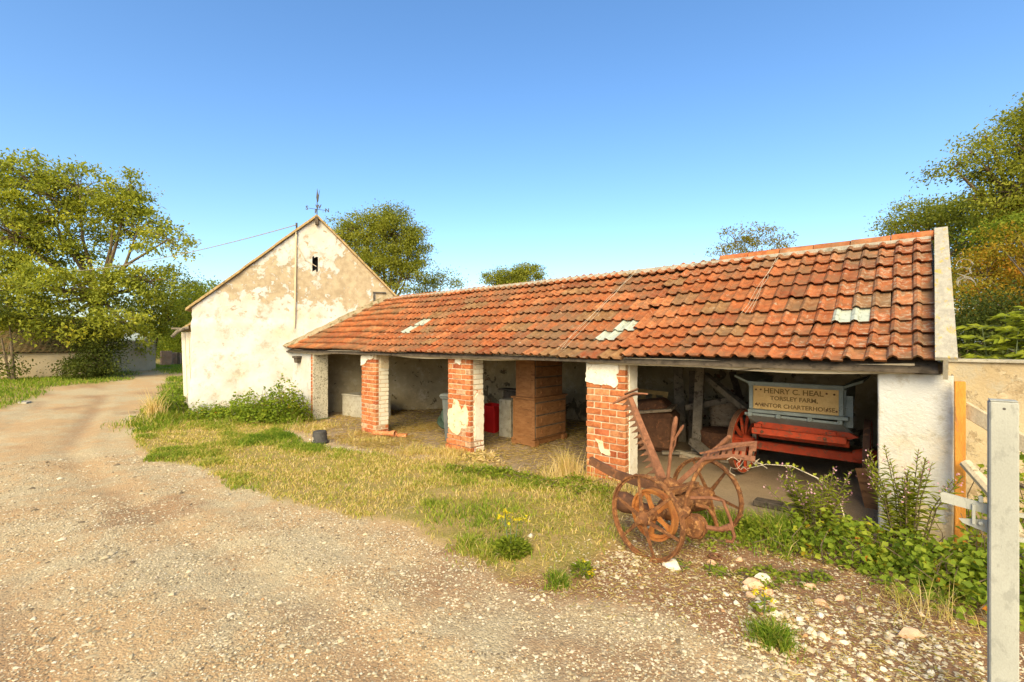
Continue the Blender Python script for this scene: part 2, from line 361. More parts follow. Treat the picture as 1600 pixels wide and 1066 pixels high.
def blades(name, P, H, W, lean, tint, mat='blade', parent=None, kind=None):
    """grass blades: 3 triangles each"""
    P = np.asarray(P, float); n = len(P); a = rng.uniform(0, 2*np.pi, n); S = np.stack([np.cos(a), np.sin(a), 0*a], 1)
    b = rng.uniform(0, 2*np.pi, n); Ld = np.stack([np.cos(b), np.sin(b), 0*b], 1)*(np.broadcast_to(lean, n)*rng.uniform(.2, 1.3, n))[:, None]
    H = np.broadcast_to(np.asarray(H, float), n)[:, None]; W = np.broadcast_to(np.asarray(W, float), n)[:, None]; up = np.array([0, 0, 1.])
    m = P+up*H*.55+Ld*H*.35; tp = P+up*H*(1-.25*np.linalg.norm(Ld, axis=1, keepdims=True).clip(0, 2))+Ld*H
    V = np.stack([P-S*W*.5, P+S*W*.5, m+S*W*.4, m-S*W*.4, tp], 1).reshape(-1, 3); i = np.arange(n)*5
    F = np.concatenate([np.stack([i, i+1, i+2], 1), np.stack([i, i+2, i+3], 1), np.stack([i+3, i+2, i+4], 1)])
    o = npmesh(name, V, F, mat, parent, {'tint': np.repeat(np.clip(np.broadcast_to(tint, n), 0, 1), 5)}); tag(o, kind=kind); return o
def jag(poly, step=.03, amp=.012):
    out = []
    for a, b in zip(poly, poly[1:]+poly[:1]):
        n = max(1, int(math.hypot(b[0]-a[0], b[1]-a[1])/step))
        for i in range(n):
            t = i/n; out.append((a[0]+(b[0]-a[0])*t+random.uniform(-amp, amp), a[1]+(b[1]-a[1])*t+random.uniform(-amp, amp)))
    return out
def rot(a, ax): return Matrix.Rotation(a, 4, ax)
def TR(*p): return Matrix.Translation(Vector(p))

# ------------------------------------------------------------------ ground
def rutz(x, y):                               # shallow wheel ruts along the track and loose gravel thrown up beside them
    r_ = np.interp(x, [-30, -20, -13, -8, -4, 0], [3.4, 2.2, .9, 1.2, 1.6, 1.5]); f_ = sstep(-26, -18, x)*(.5+fbm(np.asarray(x)*.5, np.asarray(y)*.5, 0, 25))
    return f_*(-.022*(np.exp(-((y-r_)/.20)**2)+np.exp(-((y-r_+1.5)/.22)**2))+.012*(np.exp(-((y-r_-.42)/.18)**2)+np.exp(-((y-r_+.75)/.3)**2)))
GRASS = [(-28.54,5.75),(-20.01,3.81),(-13.53,2.04),(-11.75,1.97),(-10.44,2.1),(-8.89,2.39),(-7.18,2.49),(-5.67,2.72),(-4.85,2.78),(-4.12,2.98),(-3.41,2.91),(-2.97,2.84),(-2.55,2.9),
         (-2.3,3.3),(-2.3,4.1),(-2.6,5.0),(-3.0,5.75),(-3.9,5.75),(-5.18,5.4),(-6.33,5.4),(-8.43,4.84),(-9.5,4.5),(-11.6,4.6),(-12.6,5.6),(-15.2,4.3),(-16,5),(-20,8),(-28,11)]
LGRASS = [(-21.5,-1.5),(-20.66,0.05),(-23.15,0.95),(-26.8,1.38),(-27.12,2.88),(-28.37,4.4),(-40,6.5),(-70,-10),(-40,-30)]
SOIL = [(-3.6,2.7),(-2.9,2.75),(-2.2,2.8),(-1.83,3.0),(-1.49,3.06),(-0.88,3.18),(-0.57,3.1),(-.35,2.9),(1.5,2.6),(3,6),(.3,6.3),(-3.2,6.2),(-3.6,4.6)]
def masks(x, y):
    wx = x+(fbm(x*1.3, y*1.3, 0, 3)-.5)*.55; wy = y+(fbm(x*1.3, y*1.3, 5, 9)-.5)*.55
    g = sstep(-.12, .16, poly_sd(wx, wy, GRASS)); g = np.maximum(g, sstep(-.2, .3, poly_sd(wx, wy, LGRASS)))
    far = sstep(0, 3, np.maximum(y-12.3, np.maximum(x-2.5, 0)*(y > 5)))
    g = np.maximum(g, far); g = np.maximum(g, sstep(0, 2, -29.5-x)*sstep(5.6, 7.5, y)); g = np.maximum(g, sstep(-36, -40, x))
    s = sstep(-.15, .2, poly_sd(wx, wy, SOIL)); s = np.maximum(s, .6*sstep(.60, .75, fbm(x*.8, y*.8, 2, 21))); rut = np.interp(x, [-30, -20, -13, -8, -4, 0], [3.4, 2.2, .9, 1.2, 1.6, 1.5]); s = np.maximum(s, .5*(np.exp(-((y-rut)/.22)**2)+np.exp(-((y-rut+1.5)/.25)**2))*sstep(.36, .6, fbm(x*.7, y*.7, 4, 23)))
    fl = sstep(-.55, .45, np.minimum(np.minimum(y-5.55+(fbm(x*1.8, y*1.8, 0, 5)-.5)*1.8, .6-x), np.minimum(x+14.6, 11.2-y)))
    # worn dirt in front of the first bays
    fl = np.maximum(fl, .8*sstep(0, .5, poly_sd(wx, wy, [(-12.4,5.0),(-9.7,4.5),(-7,5.2),(-6,5.6),(-6,6.5),(-13,6.5)])))
    return g*(1-fl), s, fl
def axis(lo, hi, st, far, k):
    a = list(np.arange(lo, hi, st)); d = st; q = lo
    left = []
    while q > far[0]: d *= k; q -= d; left.append(q)
    d = st; q = a[-1]; right = []
    while q < far[1]: d *= k; q += d; right.append(q)
    return np.array(left[::-1]+a+right)
gx = axis(-19, 2.2, .085, (-900, 900), 1.18); gy = axis(-1.0, 11.3, .085, (-900, 1200), 1.18)
X, Y = np.meshgrid(gx, gy, indexing='ij')
Z = G(X)+rutz(X, Y)+(fbm(X*1.1, Y*1.1, 0, 1)-.5)*.05*sstep(120, 20, np.hypot(X, Y))+(fbm(X*6, Y*6, 0, 4, 2)-.5)*.012
g_, s_, f_ = masks(X, Y); Z = Z+g_*.012-np.where((Y < 6.4) & (Y > 5.6), 0, 0)
nx, ny = X.shape; ii = (np.arange(nx-1)[:, None]*ny+np.arange(ny-1)[None]).ravel()
gob = npmesh('ground', np.stack([X, Y, Z], -1).reshape(-1, 3), np.stack([ii, ii+ny, ii+ny+1, ii+1], 1), 'ground', smooth=True,
             cols={'mask': np.stack([g_, s_, f_, np.ones_like(g_)], -1).reshape(-1, 4)})
tag(gob, kind='structure')
from numpy import interp
def gz(x, y): return G(x)+rutz(np.asarray(x), np.asarray(y))+(fbm(np.asarray(x)*1.1, np.asarray(y)*1.1, 0, 1)-.5)*.05

# ------------------------------------------------------------------ cart shed
SY = 6.0                                     # front plane of the open bays
S0 = (-6.0, 6.0, 0.0)
shed = thing('cart_shed', 'long low open-fronted cart shed with orange clay tiled roof and brick pillars', 'shed', S0)
def gabX(y): return -14.4+(y-5.85)*.6226     # skewed white barn gable that the shed butts against
EY, EZ, RY, RZ = 5.80, 2.0, 8.45, 3.64
SL = math.hypot(RY-EY, RZ-EZ); PITCH = math.atan2(RZ-EZ, RY-EY)
# walls behind and at the ends
def wall_grid(path, z0, ztop, step, mat, name, parent, bare, dirt, amp=.02, skip=None, seed=0, bulge=None):
    """path(s)->(x,y), s range list; ztop(s). Normal to the right of travel direction is the visible side."""
    s = path[0]; pts = np.array([path[1](q) for q in s]); nz = path[2]
    tz = np.linspace(0, 1, nz); zt = np.array([ztop(q) for q in s])
    Sg, Tg = np.meshgrid(s, tz, indexing='ij'); Zg = z0+(zt[:, None]-z0)*Tg
    d = np.gradient(pts, axis=0); d /= np.linalg.norm(d, axis=1, keepdims=True)+1e-9; nrm = np.stack([d[:, 1], -d[:, 0]], 1)
    off = (fbm(Sg*1.2, Zg*1.2, 0, seed)-.5)*amp*2+(fbm(Sg*6, Zg*6, 0, seed+5, 3)-.5)*amp*.8
    if bulge is not None: off = off+bulge(Sg, Zg)
    P = np.stack([pts[:, 0, None]+nrm[:, 0, None]*off, pts[:, 1, None]+nrm[:, 1, None]*off, Zg], -1)
    ns = len(s); I = np.arange(ns*nz).reshape(ns, nz); a = I[:-1, :-1]
    F = np.stack([I[:-1, :-1], I[1:, :-1], I[1:, 1:], I[:-1, 1:]], -1)
    if skip is not None:
        sm = .25*(Sg[:-1, :-1]+Sg[1:, :-1]+Sg[1:, 1:]+Sg[:-1, 1:]); zm = .25*(Zg[:-1, :-1]+Zg[1:, :-1]+Zg[1:, 1:]+Zg[:-1, 1:])
        F = F[~skip(sm, zm)]
    F = F.reshape(-1, 4)
    return npmesh(name, P.reshape(-1, 3), F, mat, parent, {'bare': bare(Sg, Zg).ravel(), 'dirt': dirt(Sg, Zg).ravel()}, smooth=True)
s = np.arange(-15.6, .3, .1)
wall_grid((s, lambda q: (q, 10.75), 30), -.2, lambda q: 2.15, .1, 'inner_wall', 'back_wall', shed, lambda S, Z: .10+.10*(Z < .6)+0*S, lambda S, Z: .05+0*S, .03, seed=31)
MB().box((-7.7, 10.95, 1.0), (16., .25, 2.3)).build('back_wall_core', 'dark_wood', shed)
MB().add([(.19,6.3,-.1),(.19,10.8,-.1),(.19,10.8,1.9),(.19,RY,RZ-.10),(.19,6.02,1.95),(.06,6.3,-.1),(.06,10.8,-.1),(.06,10.8,1.9),(.06,RY,RZ-.10),(.06,6.02,1.95)],
         [(0,1,2,3,4),(9,8,7,6,5),(0,4,9,5),(1,0,5,6),(2,1,6,7),(3,2,7,8),(4,3,8,9)]).build('end_wall', 'stone_grey', shed)
# right white pier
def box_wall(name, x0, x1, y0, y1, z0, z1, mat, parent, bare, dirt, seed=0, amp=.008):
    path = [(x0, y1), (x0, y0), (x1, y0), (x1, y1)]; L = [0]
    for a, b in zip(path, path[1:]): L.append(L[-1]+math.hypot(b[0]-a[0], b[1]-a[1]))
    s = sorted(set(np.round(np.concatenate([np.arange(0, L[-1], .04), [l+e for l in L[1:3] for e in (-.012, .012)], [L[-1]]]), 4)))
    o = wall_grid((np.array(s), lambda q: (np.interp(q, L, [p[0] for p in path]), np.interp(q, L, [p[1] for p in path])), int((z1-z0)/.05)+2), z0, lambda q: z1, .05, mat, name, parent, bare, dirt, amp, seed=seed)
    return o
box_wall('white_pier', -.285, .275, SY-.01, SY+.33, .1, 1.885, 'pier_white', shed, lambda S, Z: -.085+.34*sstep(1.05, .5, Z), lambda S, Z: .025+.05*sstep(1.7, 1.9, Z)+.03*sstep(1.1, .6, Z), 3)
box_wall('front_wall', -14.45, -13.04, SY-.01, SY+.33, -.15, 1.93, 'limewash', shed, lambda S, Z: -.2+0*S, lambda S, Z: -.03+.06*sstep(.5, .1, Z), 4)
# jamb of the first bay: bricks and a grey reveal
jamb = MB().box((-12.90, SY+.18, .9), (.23, .36, 2.08)).build('jamb', 'mortar', shed)
MB().box((-12.775, SY+.14, .93), (.04, .44, 2.04)).build('reveal', 'grey_jamb', shed, bevel=.008)
# bricks
def brick_mesh(nm, l, d, h):
    bm = bmesh.new(); bmesh.ops.create_cube(bm, size=1.)
    for v in bm.verts: v.co = Vector((v.co.x*l, v.co.y*d, v.co.z*h))
    bmesh.ops.bevel(bm, geom=bm.edges[:], offset=.006, segments=1, affect='EDGES')
    for v in bm.verts: v.co += Vector((random.uniform(-1, 1), random.uniform(-1, 1), random.uniform(-1, 1)))*.0025
    me = bpy.data.meshes.new(nm); bm.to_mesh(me); bm.free(); me.materials.append(MAT['brick']); return me
CH = .1; BH = .082
BM = {}
def brick(parent, x0, x1, y0, y1, z, paint=0.):
    key = (round(x1-x0, 2), round(y1-y0, 2)); v = random.randint(0, 2)
    if (key, v) not in BM: BM[(key, v)] = brick_mesh('brick', key[0], key[1], BH)
    o = bpy.data.objects.new('brick', BM[(key, v)]); link(o, parent)
    o.location = ((x0+x1)/2-S0[0]+random.uniform(-.003, .003), (y0+y1)/2-S0[1]+random.uniform(-.006, .004), z+BH/2-S0[2])
    o.rotation_euler = (random.uniform(-.01, .01), random.uniform(-.012, .012), random.uniform(-.012, .012))
    k = random.random()
    c = (.52,.185,.07) if k < .5 else (.58,.26,.115) if k < .82 else (.43,.13,.055) if k < .92 else (.55,.36,.22)
    f = random.uniform(.85, 1.12); o.color = (c[0]*f, c[1]*f, c[2]*f, paint)
def pillar(x0, paintf, flare=0.):
    zb = float(G(x0+.3))-.06; n = int((1.885-zb)/CH)
    top = zb+n*CH
    core = MB().box((x0+.327, SY+.175, (zb+1.89)/2), (.640, .322, 1.89-zb)).build('brick_pillar', 'mortar', shed)
    for i in range(n):
        z = zb+i*CH+.006; e = flare*max(0, 1-i/4.); p = paintf(i/n)
        if i % 2:
            brick(core, x0-e, x0+.125, SY-e, SY+.12, z); brick(core, x0+.144, x0+.387, SY-e, SY+.12, z)
            brick(core, x0+.404, x0+.654+e, SY-e, SY+.12, z, p); brick(core, x0+.534, x0+.654+e, SY+.132, SY+.35, z, p)
        else:
            brick(core, x0-e, x0+.245, SY-e, SY+.12, z); brick(core, x0+.264, x0+.507, SY-e, SY+.12, z)
            brick(core, x0+.524, x0+.654+e, SY-e, SY+.25, z, p); brick(core, x0+.534, x0+.654+e, SY+.262, SY+.35, z, p)
    return core, zb
p1, z1 = pillar(-10.31, lambda t: .95 if t > .12 else .25)
p2, z2 = pillar(-7.03, lambda t: .75 if t > .65 else .5, .045)
p3, z3 = pillar(-3.78, lambda t: .4)
zb = -.1
for i in range(20):
    brick(jamb, -13.03, -12.90 if i % 2 else -12.84, SY-.02, SY+.1, zb+i*CH+.006)
# plaster left on the pillars
def front_patch(parent, poly, mat, y=SY-.008, th=.022, amp=.012):
    M = Matrix(((1,0,0,0),(0,0,-1,0),(0,1,0,0),(0,0,0,1)))          # local x->X, local y->Z, local z->-Y
    MB().prism(jag(poly, .035, amp), th, TR(0, y+.012, 0) @ M).build('plaster_patch', mat, parent)
def side_patch(parent, poly, mat, x, th=.016, amp=.01):
    M = Matrix(((0,0,1,0),(1,0,0,0),(0,1,0,0),(0,0,0,1)))           # local x->Y, local y->Z, local z->X
    MB().prism(jag(poly, .035, amp), th, TR(x, 0, 0) @ M).build('plaster_patch', mat, parent)
front_patch(p3, [(-3.78,1.60),(-3.7,1.585),(-3.55,1.56),(-3.40,1.57),(-3.28,1.53),(-3.24,1.60),(-3.26,1.72),(-3.22,1.80),(-3.24,1.875),(-3.78,1.875)], 'plaster')
side_patch(p3, [(6.10,.15),(6.345,.15),(6.345,1.88),(6.09,1.88),(6.10,1.2)], 'plaster', -3.122)
front_patch(p1, [(-10.31,1.62),(-10.15,1.66),(-10.0,1.78),(-9.82,1.80),(-9.74,1.83),(-9.74,1.875),(-10.31,1.875)], 'plaster')
side_patch(p1, [(6.12,1.58),(6.345,1.56),(6.345,1.88),(6.12,1.88)], 'cream_plaster', -9.652)
front_patch(p2, [(-7.0,.52),(-6.86,.40),(-6.70,.38),(-6.62,.52),(-6.44,.55),(-6.42,.85),(-6.52,1.0),(-6.62,.86),(-6.72,1.05),(-6.84,1.08),(-6.88,.9),(-7.01,.85)], 'cream_plaster')
front_patch(p2, [(-6.80,1.80),(-6.66,1.76),(-6.62,1.875),(-6.80,1.875)], 'plaster')
side_patch(p2, [(6.11,.34),(6.345,.28),(6.345,1.16),(6.2,1.2),(6.11,1.14)], 'plaster', -6.372)
front_patch(p3, [(-3.62,.74),(-3.48,.72),(-3.47,.62),(-3.38,.60),(-3.36,.52),(-3.52,.54),(-3.55,.64)], 'cream_plaster')
# fascia beam, wall plate, barge board
fb = MB()
xs = np.arange(-14.0, .26, .35)
for i, (a, b) in enumerate(zip(xs, xs[1:])):
    da, db = [.02*math.sin(q*1.1)+.012*math.sin(q*2.7+1) for q in (a, b)]
    fb.add([(a,SY-.10,1.885+da),(b,SY-.10,1.885+db),(b,SY-.04,1.88+db),(a,SY-.04,1.88+da),(a,SY-.10,1.985+da),(b,SY-.10,1.985+db),(b,SY-.04,1.99+db),(a,SY-.04,1.99+da)],
           [(3,2,1,0),(4,5,6,7),(0,1,5,4),(2,3,7,6)]+([(3,0,4,7)] if i == 0 else [])+([(1,2,6,5)] if i == len(xs)-2 else []))
fb.build('fascia_beam', 'old_wood', shed)
MB().box((-6.9, SY+.06, 1.95), (14.2, .14, .11)).build('wall_plate', 'dark_wood', shed)
BX = .165
up = Vector((0, RY-EY, RZ-EZ)).normalized(); nr = Vector((0, -up.z, up.y))
a = Vector((BX+.03, EY-.05, EZ-.06)); b = a+up*(SL+.08)
MB().add([a-nr*.10, a+nr*.11, b+nr*.11+Vector((.05,0,0)), b-nr*.10+Vector((.05,0,0)), a-nr*.10+Vector((.035,0,0)), a+nr*.11+Vector((.035,0,0)), b+nr*.11+Vector((.085,0,0)), b-nr*.10+Vector((.085,0,0))],
         [(0,1,2,3),(7,6,5,4),(0,4,5,1),(1,5,6,2),(2,6,7,3),(3,7,4,0)]).build('barge_board', 'barge_wood', shed)
MB().add([a+nr*.112+Vector((-.055,0,0)), a+nr*.112+Vector((.095,0,.0)), b+nr*.112+Vector((.135,0,0)), b+nr*.112+Vector((.005,0,0)),
          a+nr*.145+Vector((-.055,0,0)), a+nr*.145+Vector((.095,0,.0)), b+nr*.145+Vector((.135,0,0)), b+nr*.145+Vector((.005,0,0))],
         [(3,2,1,0),(4,5,6,7),(0,1,5,4),(1,2,6,5),(2,3,7,6),(3,0,4,7)]).build('barge_cap', 'barge_wood', shed)
# roof decks
PIT = np.array([26, 27, 29, 35, 36.5, 36.5, 35, 32, 31, 30.])
_py = np.concatenate([[0], np.cumsum(np.cos(np.radians(PIT)))]); _pz = np.concatenate([[0], np.cumsum(np.sin(np.radians(PIT)))])
_py = _py/_py[-1]*(RY-EY); _pz = _pz/_pz[-1]*(RZ-EZ); _pv = np.linspace(0, 1, 11)
def dip(v, x):                                # how far the tiles hang below the straight rafter line
    y_ = (RY-EY)*v; return (float(np.interp(y_, _py, _pz))-(RZ-EZ)*v)*float(np.interp(x, [-13, -8, -3], [.35, .7, 1.]))
def sag(x): return .018*math.sin(x*.9+.6)+.02*math.sin(x*2.1)*.6-.03*math.exp(-((x+5.2)/1.6)**2)+(-.035 if x < -3.3 else 0)*(1 if x > -9 else .4)
dk = MB()
for (ya, za, yb, zb_) in ((EY+.03, EZ-.065, EY+.9, EZ+.40), (EY+.9, EZ+.40, RY, RZ-.075), (RY, RZ-.075, 11.2, EZ-.05)):
    x0a, x0b = (gabX(ya), gabX(yb)) if yb < 9 else (-15.5, -15.5)
    dk.add([(x0a,ya,za),(BX,ya,za),(BX,yb,zb_),(x0b,yb,zb_),(x0a,ya,za-.03),(BX,ya,za-.03),(BX,yb,zb_-.03),(x0b,yb,zb_-.03)], [(0,1,2,3),(7,6,5,4),(0,4,5,1),(3,2,6,7),(1,5,6,2),(0,3,7,4)])
roof = dk.build('roof', 'dark_wood', shed)
# double roman tiles
TW, ROWS = .362, 10; GA = SL/ROWS
prof = []
for k in (0, .181): prof += [(k+.0, 0), (k+.014, .022), (k+.042, .037), (k+.07, .022), (k+.084, 0)]
prof += [(.362, 0)]
def tile_mesh(ln, seed):
    r = random.Random(seed); V = []; F = []; n = len(prof); tw = r.uniform(-.004, .004)
    for j, (y, dz) in enumerate(((0, .050), (ln, .0))):
        for x, z in prof: V.append((x, y, z*(.93 if j else 1)+dz+tw*(x/.362)))
    for x, z in prof: V.append((x, .040, z+.050-.040+tw*(x/.362)))
    for i in range(n-1): F += [(i, i+1, n+i+1, n+i), (2*n+i, 2*n+i+1, i+1, i)]
    F += [(0, n, 2*n), (n-1, 3*n-1, 2*n-1)]
    return V, F
TMV = [tile_mesh(GA+.07, i) for i in range(5)]
hv, hf = [], []                                # half tile for the verge of every second course
for ring in (0, 1, 2): hv += TMV[0][0][ring*len(prof):ring*len(prof)+6]
for i in range(5): hf += [(i, i+1, 6+i+1, 6+i), (12+i, 12+i+1, i+1, i)]
TMV.append((hv, hf)); TM = []
for v, f in TMV:
    me = bpy.data.meshes.new('roof_tile'); me.from_pydata(v, [], f); me.update(); me.materials.append(MAT['tile']); TM.append(me)
TMG = bpy.data.meshes.new('glass_tile'); TMG.from_pydata(*[TMV[0][0], [], TMV[0][1]]); TMG.update(); TMG.materials.append(MAT['glass_tile'])
glass = {(3, 1): 1, (2, 10): 1, (3, 9): 1, (3, 25): 1, (4, 25): 1}
tiles = []; col0 = BX-.005
darkset = set()
for _ in range(15):
    r = random.randint(0, 9); c = random.choice([random.randint(0, 14), random.randint(4, 24)])
    for k in range(random.randint(1, 2)): darkset.add((r, c+k))
for r in range(ROWS):
    for c in range(-1 if r % 2 else 0, 42):
        x = col0-(c+1)*TW-(TW/2 if r % 2 else 0)+random.uniform(-.006, .006); y0 = EY+(RY-EY)*r/ROWS
        if x < gabX(y0)+.02: break
        tiles.append((r, c, x))
vis = sorted(tiles, key=lambda q: -(q[2]+q[0]*.12))
own = set((q[0], q[1]) for q in vis[:296]); JV = []; JF = []; JC = []
Mr = rot(PITCH, 'X')
for r, c, x in tiles:
    o = Vector((x, EY, EZ))+up*(GA*r+random.uniform(-.012, .012)-.02)+Vector((0, 0, sag(x)*(1 if r < 9 else .5)+.006+dip(r/ROWS, x)))
    M = TR(*o) @ rot(math.atan2(RZ-EZ+(dip((r+1)/ROWS, x)-dip(r/ROWS, x))*ROWS, RY-EY), 'X') @ rot(random.uniform(-.02, .02), 'Z') @ rot(random.uniform(-.02, .02), 'X') @ rot(random.uniform(-.022, .022), 'Y')
    k = random.random()
    if (r, c) in darkset: colr = (.32,.18,.08)
    elif k < .6: colr = (.40,.135,.05)
    elif k < .8: colr = (.46,.18,.072)
    elif k < .93: colr = (.31,.10,.042)
    else: colr = (.33,.17,.08)
    f = random.uniform(.88, 1.10); lich = random.uniform(0, .5)+.9*max(0, 1-c/4.5)+(.35 if r > 7 else 0)+.25*max(0, 1-abs(c-9)/2)
    colr = (colr[0]*f, colr[1]*f, colr[2]*f, min(1, lich))
    vi = random.randint(0, 4); gl = (r, c) in glass
    if c < 0: vi = 5
    if (r, c) in own or gl:
        ob = bpy.data.objects.new('glass_roof_tile' if gl else 'roof_tile', TMG if gl else TM[vi]); link(ob, roof)
        ob.matrix_local = TR(-S0[0], -S0[1], -S0[2]) @ M; ob.color = colr
    else:
        b0 = len(JV); JV += [tuple(M @ Vector(p)) for p in TMV[vi][0]]; JC += [colr]*len(TMV[vi][0])
        for fc in TMV[vi][1]: JF += [tuple(i+b0 for i in fc)] if len(fc) == 3 else [(fc[0]+b0, fc[1]+b0, fc[2]+b0), (fc[0]+b0, fc[2]+b0, fc[3]+b0)]
tag(npmesh('roof_tiles', JV, JF, 'tile_joined', roof, cols={'tilecol': JC}), kind='stuff')
# ridge tiles
def ridge_mesh(L):
    m = MB(); n = 8
    pr = [(.15*math.sin(a), .115*math.cos(a)) for a in np.linspace(-1.55, 1.55, n)]
    pr2 = [(.132*math.sin(a), .10*math.cos(a)-.012) for a in np.linspace(-1.55, 1.55, n)]
    v = [(0, y, z) for y, z in pr]+[(L, y, z) for y, z in pr]+[(0, y, z) for y, z in pr2]+[(L, y, z) for y, z in pr2]
    f = [(i, i+1, n+i+1, n+i) for i in range(n-1)]+[(2*n+i, i, i+1, 2*n+i+1)[::-1] for i in range(n-1)]+[(n+i, n+i+1, 3*n+i+1, 3*n+i) for i in range(n-1)]
    me = bpy.data.meshes.new('ridge_tile'); me.from_pydata(v, [], f); me.update(); me.materials.append(MAT['tile']); return me
RM = ridge_mesh(.448); x = BX+.05
while x > gabX(RY)+.3:
    x -= .46; ob = bpy.data.objects.new('ridge_tile', RM); link(ob, roof)
    dz = .02 if x > -2.6 else -.055+random.uniform(-.012, .012)
    ob.location = (x-S0[0], RY-S0[1]+random.uniform(-.01, .01), RZ-.045+dz+sag(x)*.5); ob.rotation_euler = (random.uniform(-.03, .03), random.uniform(-.02, .02), random.uniform(-.015, .015))
    f = random.uniform(.85, 1.1); c = random.choice([(.56,.22,.09), (.52,.17,.06), (.46,.20,.10)]); ob.color = (c[0]*f, c[1]*f, c[2]*f, .25)
# mortar bedding under the ridge, cement fillet against the barn
MB().box(((gabX(RY)+BX)/2, RY-.02, RZ-.06), (BX-gabX(RY), .30, .09)).build('ridge_bedding', 'stone_grey', roof)
fv = []; FN = 26
for i in range(FN):
    q = i/(FN-1); o = Vector((gabX(EY+(RY-EY)*q), EY, EZ))+Vector((0, (RY-EY)*q, (RZ-EZ)*q)); wv = .22+.10*random.random()
    fv += [tuple(o+Vector((-.05,0,.02))+nr*.02), tuple(o+Vector((-.02,0,0))+nr*(.12+.03*random.random())), tuple(o+Vector((wv*.5,0,0))+nr*(.085+.02*random.random())), tuple(o+Vector((wv,0,0))+nr*.045)]
ff = [(i*4+k, i*4+k+1, i*4+5+k, i*4+4+k)[::-1] for i in range(FN-1) for k in range(3)]
MB().add(fv, ff).build('cement_fillet', 'fillet', roof, smooth=True)
# wooden bracket on the front wall
MB().box((-13.78, SY-.09, 1.76), (.30, .16, .06)).box((-13.78, SY-.07, 1.66), (.17, .12, .14), taper=(1.5, 1.1)).build('bracket', 'dark_wood', shed)
# rafter feet and inner posts
for xx in (-12.0, -9.0, -5.9, -2.6):
    MB().box((xx, 8.4, 1.93), (.12, 4.6, .14)).build('tie_beam', 'dark_wood', shed)

# ------------------------------------------------------------------ white barn
P0 = Vector((-15.70, 3.74, 0)); g = Vector((.5286, .849, 0)); nb = Vector((-.849, .5286, 0))
barn = thing('barn', 'whitewashed stone barn with peeling gable end and weather vane on its peak', 'barn', (-15.7, 3.74, 0))
WA, ZA, WR, ZL = 3.356, 6.08, 6.95, 3.20
def btop(s_):
    if s_ <= 0: return ZL-.02
    return ZL+(ZA-ZL)*s_/WA if s_ < WA else ZA-(s_-WA)*1.02
sl = np.concatenate([np.arange(-1.6, -.05, .1), [-.03, -.01, .01, .03], np.arange(.08, WR, .055)])
def bpath(q):
    p = P0+(nb*(-q) if q < 0 else g*q); return (p.x, p.y)
def bdens(S, Z):
    d = .32*np.exp(-((Z-4.0)/.85)**2)*sstep(-.1, .9, S)+.12*np.exp(-((Z-5.2)/.6)**2)+.12*np.exp(-((S-4.6)/.5)**2)*sstep(2.6, 3.4, Z)
    return d-.045-.01*sstep(2.9, 2.4, Z)+.15*np.exp(-((S-.1)/.25)**2)*sstep(3, .3, Z)
slit = (3.22, 3.37, 4.42, 4.85)
wall_grid((sl, bpath, 96), -.25, btop, .06, 'limewash', 'gable_wall', barn, bdens,
          lambda S, Z: -.04+.10*np.exp(-((S-.15)/.4)**2)*sstep(2.6, .6, Z)+.05*sstep(.9, .2, Z), .03,
          skip=lambda S, Z: (S > slit[0]) & (S < slit[1]) & (Z > slit[2]) & (Z < slit[3]), seed=50,
          bulge=lambda S, Z: .10*sstep(1.3, .2, Z)*sstep(1.0, 0, np.abs(S))*(.4+fbm(S*4, Z*4, 0, 77))+.03*sstep(2.9, 2.75, Z))
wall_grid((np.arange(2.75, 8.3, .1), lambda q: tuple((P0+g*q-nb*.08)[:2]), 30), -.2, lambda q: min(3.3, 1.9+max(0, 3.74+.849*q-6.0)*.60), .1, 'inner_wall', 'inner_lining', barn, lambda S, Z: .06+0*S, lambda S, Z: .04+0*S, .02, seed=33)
Mg = Matrix(((g.x, nb.x, 0, P0.x), (g.y, nb.y, 0, P0.y), (0, 0, 1, 0), (0, 0, 0, 1)))     # local: x along gable, y into barn, z up
m = MB(); x0, x1, za, zb_ = slit
m.add([(x0,.0,za),(x1,.0,za),(x1,.35,za),(x0,.35,za),(x0,0,zb_),(x1,0,zb_),(x1,.35,zb_),(x0,.35,zb_)], [(0,1,2,3),(7,6,5,4),(0,3,7,4),(2,1,5,6),(3,2,6,7)], Mg).build('slit_window', 'metal_dark', barn)
def roofslab(name, w0, z0_, w1, z1_, y0, y1, th, mat, parent):
    return MB().add([(w0,y0,z0_),(w1,y0,z1_),(w1,y1,z1_),(w0,y1,z0_),(w0,y0,z0_+th),(w1,y0,z1_+th),(w1,y1,z1_+th),(w0,y1,z0_+th)],
                    [(3,2,1,0),(4,5,6,7),(0,1,5,4),(1,2,6,5),(2,3,7,6),(3,0,4,7)], Mg).build(name, mat, parent)
br = roofslab('roof', -.12, ZL-.105, WA, ZA-.005, .06, 11, .07, 'slate_cap', barn)
roofslab('roof', WA, ZA-.005, WR+.2, ZA-(WR+.2-WA)*1.02, .06, 11, .07, 'terracotta', barn)
def verge(w0, z0_, w1, z1_, n):
    for i in range(n):
        a, b = i/n, (i+.985)/n; j = random.uniform(-.008, .012)
        L = lambda q: (w0+(w1-w0)*q, z0_+(z1_-z0_)*q)
        (wa, zaa), (wb, zbb) = L(a), L(b)
        MB().add([(wa,-.09,zaa+j),(wb,-.09,zbb+j),(wb,.25,zbb+j),(wa,.25,zaa+j),(wa,-.09,zaa+.075+j),(wb,-.09,zbb+.075+j),(wb,.25,zbb+.075+j),(wa,.25,zaa+.075+j)],
                 [(3,2,1,0),(4,5,6,7),(0,1,5,4),(1,2,6,5),(2,3,7,6),(3,0,4,7)], Mg).build('verge_tile', 'slate_cap', br)
